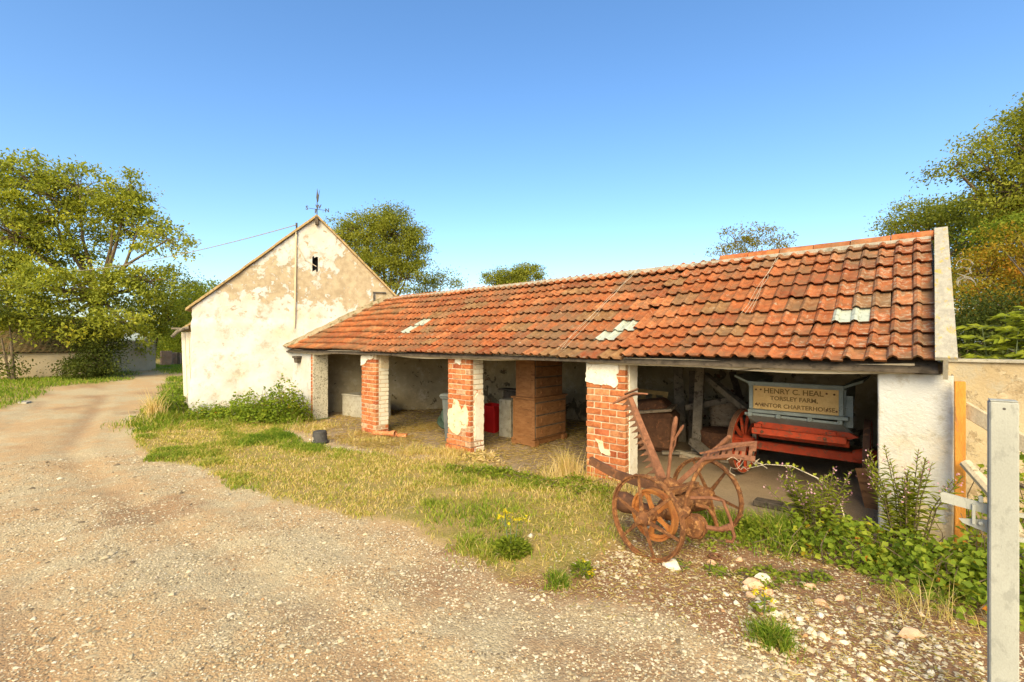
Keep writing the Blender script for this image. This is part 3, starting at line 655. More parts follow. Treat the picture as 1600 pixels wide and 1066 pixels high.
verge(-.14, ZL-.10, WA, ZA+.02, 12); verge(WA, ZA+.02, WR-.6, ZA+.02-(WR-.6-WA)*1.02, 10)
MB().box((WA, -.07, ZA-.12), (.09, .12, .24), Mg).build('ridge_end', 'dark_wood', barn)
pw = 2.72
MB().tube([Mg @ Vector(p) for p in ((pw,-.05,1.95+.7),(pw+.02,-.055,3.6),(pw+.05,-.05,5.45),(pw+.06,-.05,5.7))], .027, 8).build('wall_pipe', 'pipe_cream', barn, smooth=True)
MB().tube([Mg @ Vector(p) for p in ((pw+.06,-.05,5.5),(pw+.06,-.05,5.86))], .028, 8).box((pw+.06,-.06,5.80), (.05,.06,.10), Mg).build('cable_mast', 'metal_dark', barn)
MB().tube([Mg @ Vector(p) for p in ((pw+.05,-.05,5.2),(pw+.3,-.05,4.75),(pw+.62,-.05,4.55))], .011, 5).build('wire', 'pipe_cream', barn)
MB().box((5.05,-.02,3.62), (.05,.05,.36), Mg).box((5.22,-.02,3.80), (.40,.05,.04), Mg).build('ledge', 'metal_dark', barn)
# boarded side door and scrap of lean-to roof at the corner
for i in range(3):
    MB().add([(-.30+i*.095,.28,.4),(-.215+i*.095,.28,.4),(-.215+i*.095,.31,.4),(-.30+i*.095,.31,.4),(-.36+i*.10,.25,2.5),(-.27+i*.10,.25,2.5),(-.27+i*.10,.28,2.5),(-.36+i*.10,.28,2.5)],
             [(3,2,1,0),(4,5,6,7),(0,1,5,4),(1,2,6,5),(2,3,7,6),(3,0,4,7)], Mg).build('door_board', 'board_white', barn)
MB().box((-.04,.30,1.5), (.10,.12,2.6), Mg).build('door_post', 'grey_wood', barn)
MB().add([(-.36,.12,2.52),(.02,.12,2.80),(.02,.9,2.80),(-.36,.9,2.52),(-.36,.12,2.58),(.02,.12,2.86),(.02,.9,2.86),(-.36,.9,2.58)], [(3,2,1,0),(4,5,6,7),(0,1,5,4),(1,2,6,5),(2,3,7,6),(3,0,4,7)], Mg).build('lean_to_roof', 'slate_cap', barn)
MB().tube([Mg @ Vector(p) for p in ((-.50,.02,2.36),(-.36,.0,2.52),(-.20,.02,2.60),(-.1,.05,2.62))], .05, 8).box((-.42,.05,2.60), (.22,.03,.05), Mg @ rot(0, 'Y')).build('gutter', 'grey_wood', barn)
# weather vane
vp = Mg @ Vector((WA, .0, 0)); VB = (vp.x, vp.y, ZA+.09)
vane = thing('weather_vane', 'dark iron weather vane with compass letters on the barn peak', 'weather vane', VB)
MB().tube([VB, (VB[0], VB[1], VB[2]+.30), (VB[0]+.0, VB[1], VB[2]+.46)], .012, 6).build('spindle', 'metal_dark', vane)
rt = Vector((.749, .663, 0))
d1 = Vector((.317, .949, 0)); d2 = Vector((.949, -.317, 0)); hz = VB[2]+.17
MB().bar(Vector(VB)-d1*.24+Vector((0,0,.17)), Vector(VB)+d1*.24+Vector((0,0,.17)), .012, .012).bar(Vector(VB)-d2*.24+Vector((0,0,.17)), Vector(VB)+d2*.24+Vector((0,0,.17)), .012, .012).build('cross_arms', 'metal_dark', vane)
def text_mesh(body, size, name, mat, parent, M, extrude=.004, align='CENTER', bold=0.):
    cu = bpy.data.curves.new(name, 'FONT'); cu.body = body; cu.size = size; cu.extrude = extrude; cu.align_x = align; cu.align_y = 'CENTER'; cu.offset = bold; cu.resolution_u = 3
    ob = bpy.data.objects.new(name, cu); C.objects.link(ob); dg = bpy.context.evaluated_depsgraph_get()
    me = bpy.data.meshes.new_from_object(ob.evaluated_get(dg)); C.objects.unlink(ob); bpy.data.objects.remove(ob)
    R2 = ROOT[parent] @ M; me.transform(R2); me.materials.clear(); me.materials.append(MAT[mat]); o = bpy.data.objects.new(name, me); link(o, parent); return o
def facing(p, rx=1):     # text standing upright at p, readable from the yard
    return TR(*p) @ rot(R_(41.5), 'Z') @ rot(R_(90), 'X')
for ch, dv in (('N', d1), ('S', -d1), ('E', -d2), ('W', d2)):
    p = Vector(VB)+dv*.29+Vector((0, 0, .17)); text_mesh(ch, .17, 'compass_letter', 'metal_dark', vane, facing(p), .004, bold=.005)
q = Vector((VB[0], VB[1], VB[2]+.42))
MB().add([q+Vector((-.006,0,-.04)), q+Vector((.03,.02,.0)), q+rt*.075+Vector((0,0,.36)), q+rt*.03+Vector((0,0,.17)), q+rt*.0+Vector((0,0,.40)), q-rt*.03+Vector((0,0,.12))]+
         [p_+Vector((-.012,.012,0)) for p_ in (q+Vector((-.006,0,-.04)), q+Vector((.03,.02,.0)), q+rt*.075+Vector((0,0,.36)), q+rt*.03+Vector((0,0,.17)), q+rt*.0+Vector((0,0,.40)), q-rt*.03+Vector((0,0,.12)))],
         [(0,1,3,5),(1,2,3),(3,4,5),(11,9,7,6),(9,8,7),(11,10,9),(0,6,7,1),(1,7,8,2),(2,8,9,3),(3,9,10,4),(4,10,11,5),(5,11,6,0)]).build('pointer', 'metal_dark', vane)
# overhead cable from the barn mast to a point beyond the trees
ma = Mg @ Vector((pw+.06, -.06, 5.80)); mb_ = Vector((-42.2, .1, 6.55)); cp = []
for i in range(25):
    q = i/24; p = ma.lerp(mb_, q); p.z -= 1.05*4*q*(1-q)*.55; cp.append(p)
tag(MB().tube(cp, .014, 5).build('overhead_cable', 'cable'), 'thin overhead cable running from the barn gable through the ash tree', 'cable')

# ------------------------------------------------------------------ finger-bar mower
NW = Vector((-1.847, 3.95, 0)); FW = Vector((-1.644, 4.93, 0)); RW = .385
gm = float(gz(-1.75, 4.4)); NW.z = float(gz(NW.x, NW.y))+RW-.012; FW.z = float(gz(FW.x, FW.y))+RW-.012
mow = thing('mower', 'rusty horse-drawn finger-bar mower on two spoked iron wheels', 'mower', (-1.75, 4.45, gm))
ax = (FW-NW).normalized(); axr = math.atan2(ax.x, ax.y)
def wheel_frame(c): return TR(*c) @ rot(-axr, 'Z') @ rot(R_(-90), 'X')      # local z -> axle direction (away from yard)
def iron_wheel(c, ns, phase, mat, out):
    M = wheel_frame(c); wd = .055
    rim = MB().lathe([(RW, -wd/2), (RW, wd/2), (RW-.014, wd/2), (RW-.015, .008), (RW-.034, .006), (RW-.034, -.006), (RW-.015, -.008), (RW-.014, -wd/2), (RW, -wd/2)], M, 48).build('wheel', mat, mow, smooth=True)
    for k in range(20):
        a = 2*math.pi*k/20; Mk = M @ rot(a, 'Z')
        MB().box((RW+.002, 0, 0), (.008, .010, wd*.98), Mk @ rot(.35, 'X')).build('cleat', mat, rim)
    for k in range(ns):
        a = phase+2*math.pi*k/ns; Mk = M @ rot(a, 'Z'); dz = -.05*out
        v = []
        for r, w_, t_, z in ((.05, .038, .018, dz), (RW-.03, .022, .009, 0)):
            v += [(r, -w_/2, z-t_/2), (r, w_/2, z-t_/2), (r, w_/2, z+t_/2), (r, -w_/2, z+t_/2)]
        MB().add(v, [(3,2,1,0),(4,5,6,7),(0,1,5,4),(1,2,6,5),(2,3,7,6),(3,0,4,7)], Mk).build('spoke', mat, rim)
    MB().lathe([(0, -.075*out-.045), (.03, -.075*out-.045), (.045, -.05*out-.035), (.062, -.05*out-.02), (.066, -.05*out+.02), (.05, .05), (.05, .12*out), (0, .12*out)], M, 20).build('hub', mat, rim, smooth=True)
    return rim
iron_wheel(NW, 6, .28, 'rust', 1); iron_wheel(FW, 6, .12, 'rust', -1)
# internal gear wheel behind the near wheel
M = wheel_frame(NW+ax*.12)
gw = MB().lathe([(.235, -.035), (.235, .035), (.215, .035), (.21, .01), (.185, .008), (.185, -.008), (.21, -.012), (.215, -.035), (.235, -.035)], M, 40).build('gear_wheel', 'rust_bright', mow, smooth=True)
m = MB()
for k in range(40): m.box((.212, 0, .012), (.02, .014, .03), M @ rot(2*math.pi*k/40, 'Z'))
tag(m.build('gear_teeth', 'rust_bright', gw), kind='stuff')
for k in range(5):
    Mk = M @ rot(.5+2*math.pi*k/5, 'Z'); v = []
    for r, w_ in ((.04, .05), (.12, .034), (.195, .055)): v += [(r, -w_/2, -.012), (r, w_/2, -.012), (r, w_/2, .012), (r, -w_/2, .012)]
    MB().add(v, [(3,2,1,0),(8,9,10,11),(0,1,5,4),(1,2,6,5),(2,3,7,6),(3,0,4,7),(4,5,9,8),(5,6,10,9),(6,7,11,10),(7,4,8,11)], Mk).build('spoke', 'rust_bright', gw)
MB().lathe([(0,-.03), (.05,-.03), (.06,.0), (.06,.05), (.05,.06), (.05,.2), (0,.2)], M, 20).build('hub', 'rust', gw, smooth=True)
# axle, cast body, drum casings
MB().tube([NW-ax*.02, FW+ax*.02], .032, 10).build('axle', 'rust_dark', mow, smooth=True)
def lump(pts, rs, mat, name, n=14): return MB().tube(pts, rs, n).build(name, mat, mow, smooth=True)
c0 = NW+ax*.30; c1 = NW+ax*.82
lump([c0-ax*.05, c0, c0+ax*.10, c0+ax*.2, c0+ax*.34, c1-ax*.06, c1], [.05, .10, .115, .09, .085, .12, .08], 'rust', 'gear_housing', 18)
lump([c1-ax*.02, c1+ax*.03, c1+ax*.06, c1+ax*.10], [.10, .13, .13, .05], 'rust', 'side_casing', 18)
rear = Vector((1, 0, 0)); rear = (rear-ax*rear.dot(ax)).normalized(); zz = Vector((0, 0, 1))
# round pinion casing at the back of the near wheel, with bolted band
pc = c0+rear*.27+ax*.02+zz*-.08
lump([pc-ax*.04, pc-ax*.025, pc+ax*.09, pc+ax*.105], [.085, .10, .10, .085], 'rust', 'pinion_casing', 20)
MB().lathe([(.100, -.012), (.112, -.012), (.112, .012), (.100, .012)], wheel_frame(pc+ax*.03), 20).build('casing_band', 'rust', mow)
MB().tube([pc+rear*.14+zz*.04, pc+rear*.24+zz*.05+ax*.02, pc+rear*.33+zz*.10+ax*.03], [.022, .02, .03], 8).build('pedal', 'rust_pink', mow, smooth=True)
# front gear nose lying low to the left
nose = NW-rear*.40+ax*.22+zz*-.03
lump([nose+rear*.42+zz*.02, nose+rear*.2, nose+rear*.06, nose-rear*.04, nose-rear*.12, nose-rear*.15], [.06, .055, .09, .105, .085, .03], 'rust_dark', 'crank_nose', 14)
# frame and drawbar
dbx = [(c0+zz*.20-rear*.05), (c0-rear*.32+zz*.19), (c0-rear*.62+zz*.20), (c0-rear*.98+zz*.27)]
m = MB()
for a_, b_ in zip(dbx, dbx[1:]): m.bar(a_, b_, .045, .085)
m.build('drawbar', 'rust_dark', mow)
MB().bar(c0+zz*.16, c1+zz*.15, .07, .05).bar(c0+zz*.14-rear*.04, Vector((-2.03,4.75,.72)), .07, .05).build('frame', 'rust', mow)
# raised cutter bar with fingers
b0 = Vector((-1.985, 4.72, .66)); b1 = Vector((-2.49, 4.90, 1.56)); bd = (b1-b0).normalized(); L = (b1-b0).length
side = Vector((-.66, -.46, -.38)); side = (side-bd*side.dot(bd)).normalized(); nn = bd.cross(side).normalized()
cb = MB().bar(b0, b1, .085, .016, nn, .055).build('cutter_bar', 'rust_pink', mow)
MB().bar(b0+side*.05, b1+side*.035, .022, .03, nn).build('knife_back', 'rust_dark', mow)
for k in range(15):
    q = (k+.8)/15.6; p = b0.lerp(b1, q)+side*.045; ln = .105-.02*q
    MB().add([p-bd*.024+nn*.010, p+bd*.024+nn*.010, p+side*ln-bd*.008, p-bd*.024-nn*.010, p+bd*.024-nn*.010, p+side*ln-bd*.010-nn*.004],
             [(0,1,2),(5,4,3),(0,2,5,3),(1,4,5,2),(0,3,4,1)]).build('finger', 'rust_dark', cb)
for k in range(9):
    p = b0.lerp(b1, (k+.5)/9); MB().lathe([(.010,0),(.008,.010),(0,.012)], TR(*(p-nn*.009)) @ (-nn).to_track_quat('Z','Y').to_matrix().to_4x4(), 6).build('rivet', 'rust_pink', cb)
sh = b1+bd*.01
MB().add([sh+side*.22-bd*.03, sh+side*.10+bd*.005-nn*.035, sh-side*.06-nn*.045, sh-side*.20-bd*.05, sh-side*.06+nn*.045, sh+side*.10+nn*.035]+
         [p_+bd*.018 for p_ in (sh+side*.22-bd*.03, sh+side*.10+bd*.005-nn*.035, sh-side*.06-nn*.045, sh-side*.20-bd*.05, sh-side*.06+nn*.045, sh+side*.10+nn*.035)],
         [(5,4,3,2,1,0),(6,7,8,9,10,11),(0,1,7,6),(1,2,8,7),(2,3,9,8),(3,4,10,9),(4,5,11,10),(5,0,6,11)]).build('bar_shoe', 'rust_pink', mow)
MB().bar(sh-side*.12+bd*.05-nn*.0, sh+side*.05+bd*.045, .05, .014, bd).build('swath_board_clip', 'rust_dark', mow)
# upright lever with trigger
MB().tube([(-1.88,4.50,.66),(-1.875,4.5,.80),(-1.86,4.5,.94),(-1.835,4.5,1.18)], [.02,.02,.018,.016], 8).tube([(-1.835,4.5,1.18),(-1.815,4.5,1.29),(-1.805,4.5,1.36),(-1.79,4.5,1.44),(-1.787,4.5,1.46)], [.014,.022,.026,.022,.008], 8).tube([(-1.833,4.5,1.20),(-1.79,4.5,1.25),(-1.72,4.48,1.36),(-1.705,4.48,1.385)], [.012,.012,.016,.008], 6).tube([(-1.79,4.5,1.24),(-1.80,4.5,1.17),(-1.845,4.5,1.06)], .008, 6).build('hand_lever', 'rust_pink', mow, smooth=True)
lump([(-1.97,4.5,.66),(-1.92,4.5,.72),(-1.86,4.5,.76),(-1.80,4.5,.74),(-1.75,4.5,.68)], [.04,.075,.085,.075,.03], 'rust', 'lever_quadrant', 12)
# slanting lift lever
MB().bar((-1.88,4.6,.68), (-1.52,4.68,1.09), .05, .018, (0,1,0)).bar((-1.52,4.68,1.09), (-1.43,4.7,1.19), .05, .018, (0,1,0), .035).tube([(-1.445,4.7,1.175),(-1.40,4.7,1.225),(-1.345,4.7,1.285),(-1.335,4.7,1.295)], [.016,.024,.022,.008], 8).build('lift_lever', 'rust_pink', mow)
# seat spring and perforated iron seat plate
MB().tube([(-1.60,4.22,.66),(-1.575,4.24,.80),(-1.52,4.26,.96),(-1.45,4.28,1.09),(-1.35,4.3,1.155),(-1.22,4.3,1.175),(-1.12,4.3,1.19)], .019, 8).build('seat_spring', 'rust', mow, smooth=True)
sv_ = []; sf = []
sa, sb = Vector((-1.475, 4.3, 1.175)), Vector((-1.03, 4.28, 1.34)); sdn = (sb-sa).normalized(); sw = Vector((0, 0, 1)); NSEG, NWD = 17, 5
for i in range(NSEG):
    for j in range(NWD):
        q = i/(NSEG-1); h_ = (j/(NWD-1)); wdt = .045+.10*q
        p = sa.lerp(sb, q)+Vector((.02*h_, -.05+.16*h_*0, 0))+Vector((.0, .16*(1-h_), -wdt*h_))+Vector((0, 0, .03*(1-abs(2*q-1))))
        sv_.append(p)
for i in range(NSEG-1):
    for j in range(NWD-1):
        if j in (1, 2) and i % 2 == 1 and not (j == 1 and i % 4 == 3): continue
        sf.append((i*NWD+j, i*NWD+j+1, (i+1)*NWD+j+1, (i+1)*NWD+j))
st = MB().add(sv_, sf).build('seat_plate', 'rust_pink', mow); md = st.modifiers.new('thick', 'SOLIDIFY'); md.thickness = .009
MB().bar(sa+Vector((-.01,.0,0)), sb+Vector((.01,0,0)), .016, .016).build('seat_rim', 'rust_pink', mow)
# bent rod guard near the far wheel
MB().tube([(-1.62,4.42,.70),(-1.45,4.5,.72),(-1.36,4.55,.70),(-1.30,4.56,.55),(-1.26,4.56,.38),(-1.28,4.55,.335),(-1.33,4.54,.33)], .016, 7).build('bent_rod', 'rust_pink', mow, smooth=True)
MB().tube([(-1.60,4.50,.62),(-1.50,4.55,.60),(-1.45,4.6,.50),(-1.42,4.6,.40)], .02, 7).tube([(-1.7,4.3,.55),(-1.62,4.36,.5),(-1.58,4.4,.42)], [.05,.045,.03], 8).build('linkage', 'rust', mow, smooth=True)
lump([(-1.62,4.16,.60),(-1.58,4.19,.645),(-1.56,4.22,.67)], [.05,.045,.03], 'rust', 'spring_socket', 10)
# baler twine caught on the seat
tw = MB()
for k in range(5):
    p = Vector((-1.12+random.uniform(-.14,.06), 4.27+random.uniform(-.05,.05), 1.20)); pts = [p]
    for i in range(7): p = p+Vector((random.uniform(-.05,.05), random.uniform(-.04,.04), random.uniform(-.06,.025))); pts.append(p)
    tw.tube(pts, .002, 4)
tw.build('twine', 'twine', mow)
# iron ring on the ground
tag(MB().tube([(-1.36+.05*math.cos(a_), 4.33+.05*math.sin(a_), float(gz(-1.36,4.33))+.016) for a_ in np.linspace(0, 2*math.pi, 17)[:-1]], .014, 6, closed=True).build('iron_ring', 'rust_dark'), 'small rusty iron ring lying on the ground beside the mower', 'ring')

# ------------------------------------------------------------------ farm cart
gc = float(G(-1.2)); CR = .475
cart = thing('farm_cart', 'old blue and red farm cart with lettered board parked in the shed bay', 'cart', (-1.2, 7.75, gc))
def cart_wheel(x, y, out, tilt):
    M = TR(x, y, gc+CR) @ rot(tilt, 'Z') @ rot(R_(90), 'Y')          # local z -> +X
    rim = MB().lathe([(CR, -.035), (CR, .035), (CR-.06, .03), (CR-.06, -.03), (CR, -.035)], M, 36).build('wheel', 'wheel_wood', cart, smooth=True)
    MB().lathe([(CR+.008, -.034), (CR+.008, .034), (CR-.004, .034), (CR-.004, -.034), (CR+.008, -.034)], M, 36).build('tyre', 'rust_dark', rim, smooth=True)
    for k in range(10):
        MB().bar(M @ Vector((0, 0, .02*out)), M @ Vector((math.cos(k*.628+.2)*(CR-.06), math.sin(k*.628+.2)*(CR-.06), 0)), .05, .035, (1, 0, 0)).build('spoke', 'cart_red', rim)
    MB().lathe([(0, -.16), (.06, -.16), (.075, -.13), (.10, -.06), (.10, .06), (.075, .13), (.06, .16), (0, .16)], M, 18).build('hub', 'cart_red', rim, smooth=True)
    # red felloe face
    MB().lathe([(CR-.006, .036*out), (CR-.066, .033*out)], M, 36).build('felloe_face', 'cart_red', rim)
cart_wheel(-1.95, 7.5, 1, -.14); cart_wheel(-.455, 7.5, 1, .02)
fy = 7.18
MB().box((-1.17, 7.5, gc+CR-.03), (1.30, .10, .12)).build('axle_beam', 'cart_red', cart, bevel=.01)
MB().box((-1.15, fy+.12, .885), (1.04, .10, .09)).build('cross_beam', 'cart_red', cart, bevel=.008)
MB().add([(-1.70,fy-.02,1.04),(-1.64,fy-.02,1.085),(-.62,fy-.02,1.05),(-.53,fy-.02,1.0),(-.62,fy-.02,.965),(-1.64,fy-.02,1.0)]+[(-1.70,fy+.05,1.04),(-1.64,fy+.05,1.085),(-.62,fy+.05,1.05),(-.53,fy+.05,1.0),(-.62,fy+.05,.965),(-1.64,fy+.05,1.0)],
         [(0,5,4,3,2,1),(6,7,8,9,10,11),(0,1,7,6),(1,2,8,7),(2,3,9,8),(3,4,10,9),(4,5,11,10),(5,0,6,11)]).build('bolster', 'cart_red', cart)
MB().box((-1.175, fy-.14, .965), (1.08, .08, .085), rot(.0, 'Y')).build('draw_beam', 'cart_red', cart, bevel=.008)
for xx in (-1.58, -.86): MB().lathe([(.022,0),(.018,.014),(0,.018)], TR(xx, fy-.18, .965) @ rot(R_(90), 'X'), 8).build('bolt', 'rust_dark', cart)
for xx in (-1.66, -.80): MB().box((xx, 7.6, 1.0), (.09, 1.0, .10)).build('shaft_bed', 'cart_red', cart)
# body
by = 7.10
MB().box((-1.215, by+.62, 1.14), (1.12, 1.25, .04)).build('floor_boards', 'cart_blue', cart)
MB().add([(-1.80,by-.10,1.215),(-.68,by-.10,1.195),(-.60,by+.12,1.05),(-1.70,by+.12,1.07),(-1.80,by-.10,1.185),(-.68,by-.10,1.165),(-.60,by+.12,1.02),(-1.70,by+.12,1.04)],
         [(0,1,2,3)[::-1],(4,5,6,7),(0,1,5,4)[::-1],(1,2,6,5)[::-1],(2,3,7,6)[::-1],(3,0,4,7)[::-1]]).build('under_board', 'cart_blue', cart)
MB().box((-1.185, by-.06, 1.245), (1.14, .13, .045)).build('ledge', 'cart_blue', cart, bevel=.006)
for xx in (-1.73, -1.38, -1.02, -.70): MB().box((xx, by-.085, 1.195), (.055, .09, .055)).build('bearer', 'cart_blue', cart, bevel=.006)
MB().box((-1.215, by, 1.425), (1.0, .035, .33)).build('name_board', 'sign_tan', cart)
for xx in (-1.735, -.695): MB().box((xx, by-.012, 1.43), (.05, .06, .37)).build('standard', 'cart_blue', cart, bevel=.005)
for s_, xx in ((-1, -1.735), (1, -.695)):
    MB().add([(xx,by,1.26),(xx,by+1.25,1.26),(xx+s_*.02,by+1.25,1.60),(xx+s_*.02,by,1.60),(xx+.03,by,1.26),(xx+.03,by+1.25,1.26),(xx+s_*.02+.03,by+1.25,1.60),(xx+s_*.02+.03,by,1.60)],
             [(0,1,2,3),(7,6,5,4),(0,4,5,1),(1,5,6,2),(2,6,7,3),(3,7,4,0)]).build('side_board', 'cart_blue', cart)
    # flared rave
    MB().add([(xx,by-.06,1.60),(xx+s_*.22,by-.02,1.70),(xx+s_*.22,by+1.3,1.70),(xx,by+1.3,1.60),(xx,by-.06,1.635),(xx+s_*.22,by-.02,1.73),(xx+s_*.22,by+1.3,1.73),(xx,by+1.3,1.635)],
             [(3,2,1,0),(4,5,6,7),(0,1,5,4),(1,2,6,5),(2,3,7,6),(3,0,4,7)]).build('rave', 'cart_blue', cart)
MB().box((-1.215, by-.03, 1.622), (1.10, .07, .06)).build('top_rail', 'cart_blue', cart, bevel=.006)
MB().box((-.625, by+.05, 1.32), (.09, .05, .40)).build('corner_plate', 'cart_blue', cart)
def sign_line(txt, cx, z, size): text_mesh(txt, size, 'lettering', 'letter_paint', cart, TR(cx, by-.0185, z) @ rot(R_(90), 'X'), .0012, bold=.002)
sign_line('HENRY C. HEAL', -1.23, 1.525, .098); sign_line('TORSLEY FARM,', -1.22, 1.428, .078); sign_line('WINTOR CHARTERHOUSE', -1.215, 1.325, .076)
for xx, z in ((-1.675,1.535),(-1.615,1.54),(-.85,1.535),(-.77,1.53),(-1.675,1.33),(-1.59,1.325),(-.85,1.325),(-.745,1.315)):
    MB().lathe([(.013,0),(.011,.008),(0,.010)], TR(xx, by-.0175, z) @ rot(R_(90), 'X'), 8).build('bolt', 'rust_dark', cart)
tag(MB().box((0, 0, .25), (.2, .03, .5), TR(-.33, 6.75, gc) @ rot(-.2, 'Y')).build('leaning_board', 'chest_wood'), 'brown wooden board leaning behind the white pier', 'board')

# ------------------------------------------------------------------ things stored in the bays
# tallboy chest
gch = float(G(-6))
ch = thing('tallboy', 'tall brown wooden chest on chest with cracked drawers in the third bay', 'chest of drawers', (-6.03, 7.72, gch))
def cb_(n, c, d, mt='chest_wood', bev=.004, par=None): return MB().box(c, d).build(n, mt, par or ch, local=True, bevel=bev)
cb_('lower_case', (0, 0, .56), (.58, 1.10, .82)); cb_('plinth', (-.03, 0, .09), (.56, 1.12, .13))
for sx in (-.25, .25):
    for sy in (-.50, .50): MB().box((sx, sy, .07), (.12, .13, .14), taper=(1.1, 1.1)).build('foot', 'chest_wood', ch, local=True)
cb_('waist_moulding', (0, 0, .985), (.64, 1.17, .035)); cb_('upper_case', (-.01, 0, 1.40), (.50, .98, .80)); cb_('cornice', (0, 0, 1.815), (.58, 1.08, .05))
for i, (z, h_) in enumerate(((.265, .20), (.50, .21), (.75, .23))):
    dr = cb_('drawer', (.292, 0, z+.02), (.025, 1.02, h_))
    for sy in (-.32, .32): MB().box((.310, sy, z+.03), (.014, .03, .075)).build('handle', 'rust', dr, local=True)
for i, (z, h_) in enumerate(((1.10, .17), (1.30, .18), (1.52, .20), (1.71, .14))):
    dr = cb_('drawer', (.243, 0, z), (.025, .90, h_))
    for sy in (-.28, .28): MB().box((.262, sy, z), (.014, .03, .07)).build('handle', 'rust', dr, local=True)
cb_('drawer_gap_shade', (.2915, 0, .54), (.006, 1.06, .74), 'dark_wood'); cb_('drawer_gap_shade', (.2415, 0, 1.42), (.006, .94, .74), 'dark_wood')  # dark plates behind the drawers, painting in the shade of their gaps
cb_('side_panel', (0, -.494, 1.42), (.30, .012, .52)); cb_('side_panel', (0, -.552, .56), (.46, .010, .70))
# dark wardrobe
wd_ = thing('wardrobe', 'dark narrow wooden wardrobe behind the third brick pillar', 'wardrobe', (-5.0, 8.85, float(G(-5))))
for nme, c_, d_ in (('carcass', (0,0,.92), (.75,.55,1.84)), ('door', (-.02,-.285,1.30), (.66,.022,.95)), ('drawer_front', (-.02,-.285,.45), (.66,.022,.60)), ('plinth', (0,0,.05), (.79,.59,.10))):
    MB().box(c_, d_).build(nme, 'grey_wood', wd_, local=True, bevel=.006)
MB().box((.2,-.305,1.15), (.02,.02,.12)).build('handle', 'pipe_cream', wd_, local=True)
tag(MB().box((0, 0, .35), (.04, .34, .7), TR(-4.05, 7.1, float(G(-4))-.01) @ rot(-.12, 'Y')).build('leaning_plank', 'chest_wood'), 'dark reddish panel leaning against the third brick pillar', 'plank')
# stone block, post and red crate
bk = MB().box((-7.02, 7.92, float(G(-7))+.42), (.36, .5, .88)).build('concrete_block', 'stone_grey', bevel=.02); tag(bk, 'tall grey concrete block standing beside the tallboy chest', 'block')
tag(MB().box((-7.15, 8.6, 1.0), (.2, .2, 1.98)).build('inner_post', 'grey_wood', bevel=.01), 'dark timber post rising behind the grey concrete block', 'post')
rc = thing('red_crate', 'bright red plastic crate behind the second brick pillar', 'crate', (-7.85, 8.15, float(G(-7.85))))
for nme, c_, d_ in (('side', (-.28,0,.32), (.03,.5,.64)), ('side', (.28,0,.32), (.03,.5,.64)), ('side', (0,-.24,.32), (.53,.03,.64)), ('side', (0,.24,.32), (.53,.03,.64)), ('base', (0,0,.02), (.53,.45,.03)), ('rim', (0,-.26,.62), (.62,.04,.05))):
    MB().box(c_, d_).build(nme, 'red_plastic', rc, local=True, bevel=.006)
tag(MB().box((-8.05, 9.6, .42), (1.1, .5, .86)).box((-8.05, 9.35, .9), (1.2, .3, .05)).build('old_cabinet', 'dark_wood', bevel=.01), 'old dark cabinet against the back wall behind the red crate', 'cabinet')
# wheelie bin
wb = thing('wheelie_bin', 'dark grey wheelie bin half hidden behind the second brick pillar', 'bin', (-7.36, 6.62, float(G(-7.4))), .2)
MB().box((0, 0, .54), (.44, .50, .96), taper=(1.22, 1.2)).build('body', 'bin_grey', wb, local=True, bevel=.02)
MB().box((0, 0, 1.0), (.58, .66, .05)).build('rim', 'bin_grey', wb, local=True, bevel=.012)
MB().box((-.01, -.01, 1.055), (.60, .70, .06), taper=(.86, .88)).build('lid', 'bin_grey', wb, local=True, bevel=.015)
for sx in (-.24, .24): MB().lathe([(0,-.03),(.10,-.03),(.10,.03),(0,.03)], TR(sx, .24, .10) @ rot(R_(90), 'Y'), 16).build('wheel', 'black_rubber', wb, local=True)
MB().box((.1, -.295, .86), (.16, .006, .10)).build('label', 'board_white', wb, local=True)
# green tub
gt = thing('green_tub', 'dark green rounded plastic tub on its side behind the wheelie bin', 'tub', (-8.25, 7.35, float(G(-8.2))), .5)
MB().lathe([(0,-.34),(.30,-.34),(.37,-.28),(.38,-.06),(.34,0),(.34,.28),(.28,.36),(0,.38)], TR(0, 0, .38) @ rot(R_(70), 'X'), 22).build('body', 'bin_green', gt, local=True, smooth=True)
MB().lathe([(.36,-.05),(.44,-.05),(.46,0),(.44,.05),(.36,.05)], TR(0, -.1, .36) @ rot(R_(20), 'X'), 24).build('rim', 'bin_green', gt, local=True, smooth=True)
# water trough
tr = thing('water_trough', 'pale grey galvanised water trough in the first bay', 'trough', (-12.35, 7.35, float(G(-12))), .10)
for nme, c_, d_ in (('side', (0,-.36,.33), (1.3,.04,.66)), ('side', (0,.36,.33), (1.3,.04,.66)), ('end', (-.63,0,.33), (.04,.68,.66)), ('end', (.63,0,.33), (.04,.68,.66)), ('base', (0,0,.06), (1.22,.68,.06)), ('rim', (0,-.375,.645), (1.34,.05,.04))):
    MB().box(c_, d_).build(nme, 'stone_grey', tr, local=True, bevel=.006)
# rubber bucket turned over on the grass
bk = thing('bucket', 'black rubber bucket standing upside down on the grass', 'bucket', (-9.85, 4.72, float(gz(-9.85, 4.72))))
MB().lathe([(0,.275),(.125,.275),(.14,.262),(.165,.01),(.175,0),(.160,0)], None, 22).build('body', 'black_rubber', bk, local=True, smooth=True)
MB().lathe([(.155,.02),(.185,.02),(.185,.05),(.16,.06)], None, 22).build('rim', 'black_rubber', bk, local=True, smooth=True)
MB().tube([(.02,-.155,.10),(.01,-.16,.16),(.0,-.165,.03)], .006, 5).build('handle_cord', 'twine', bk, local=True)
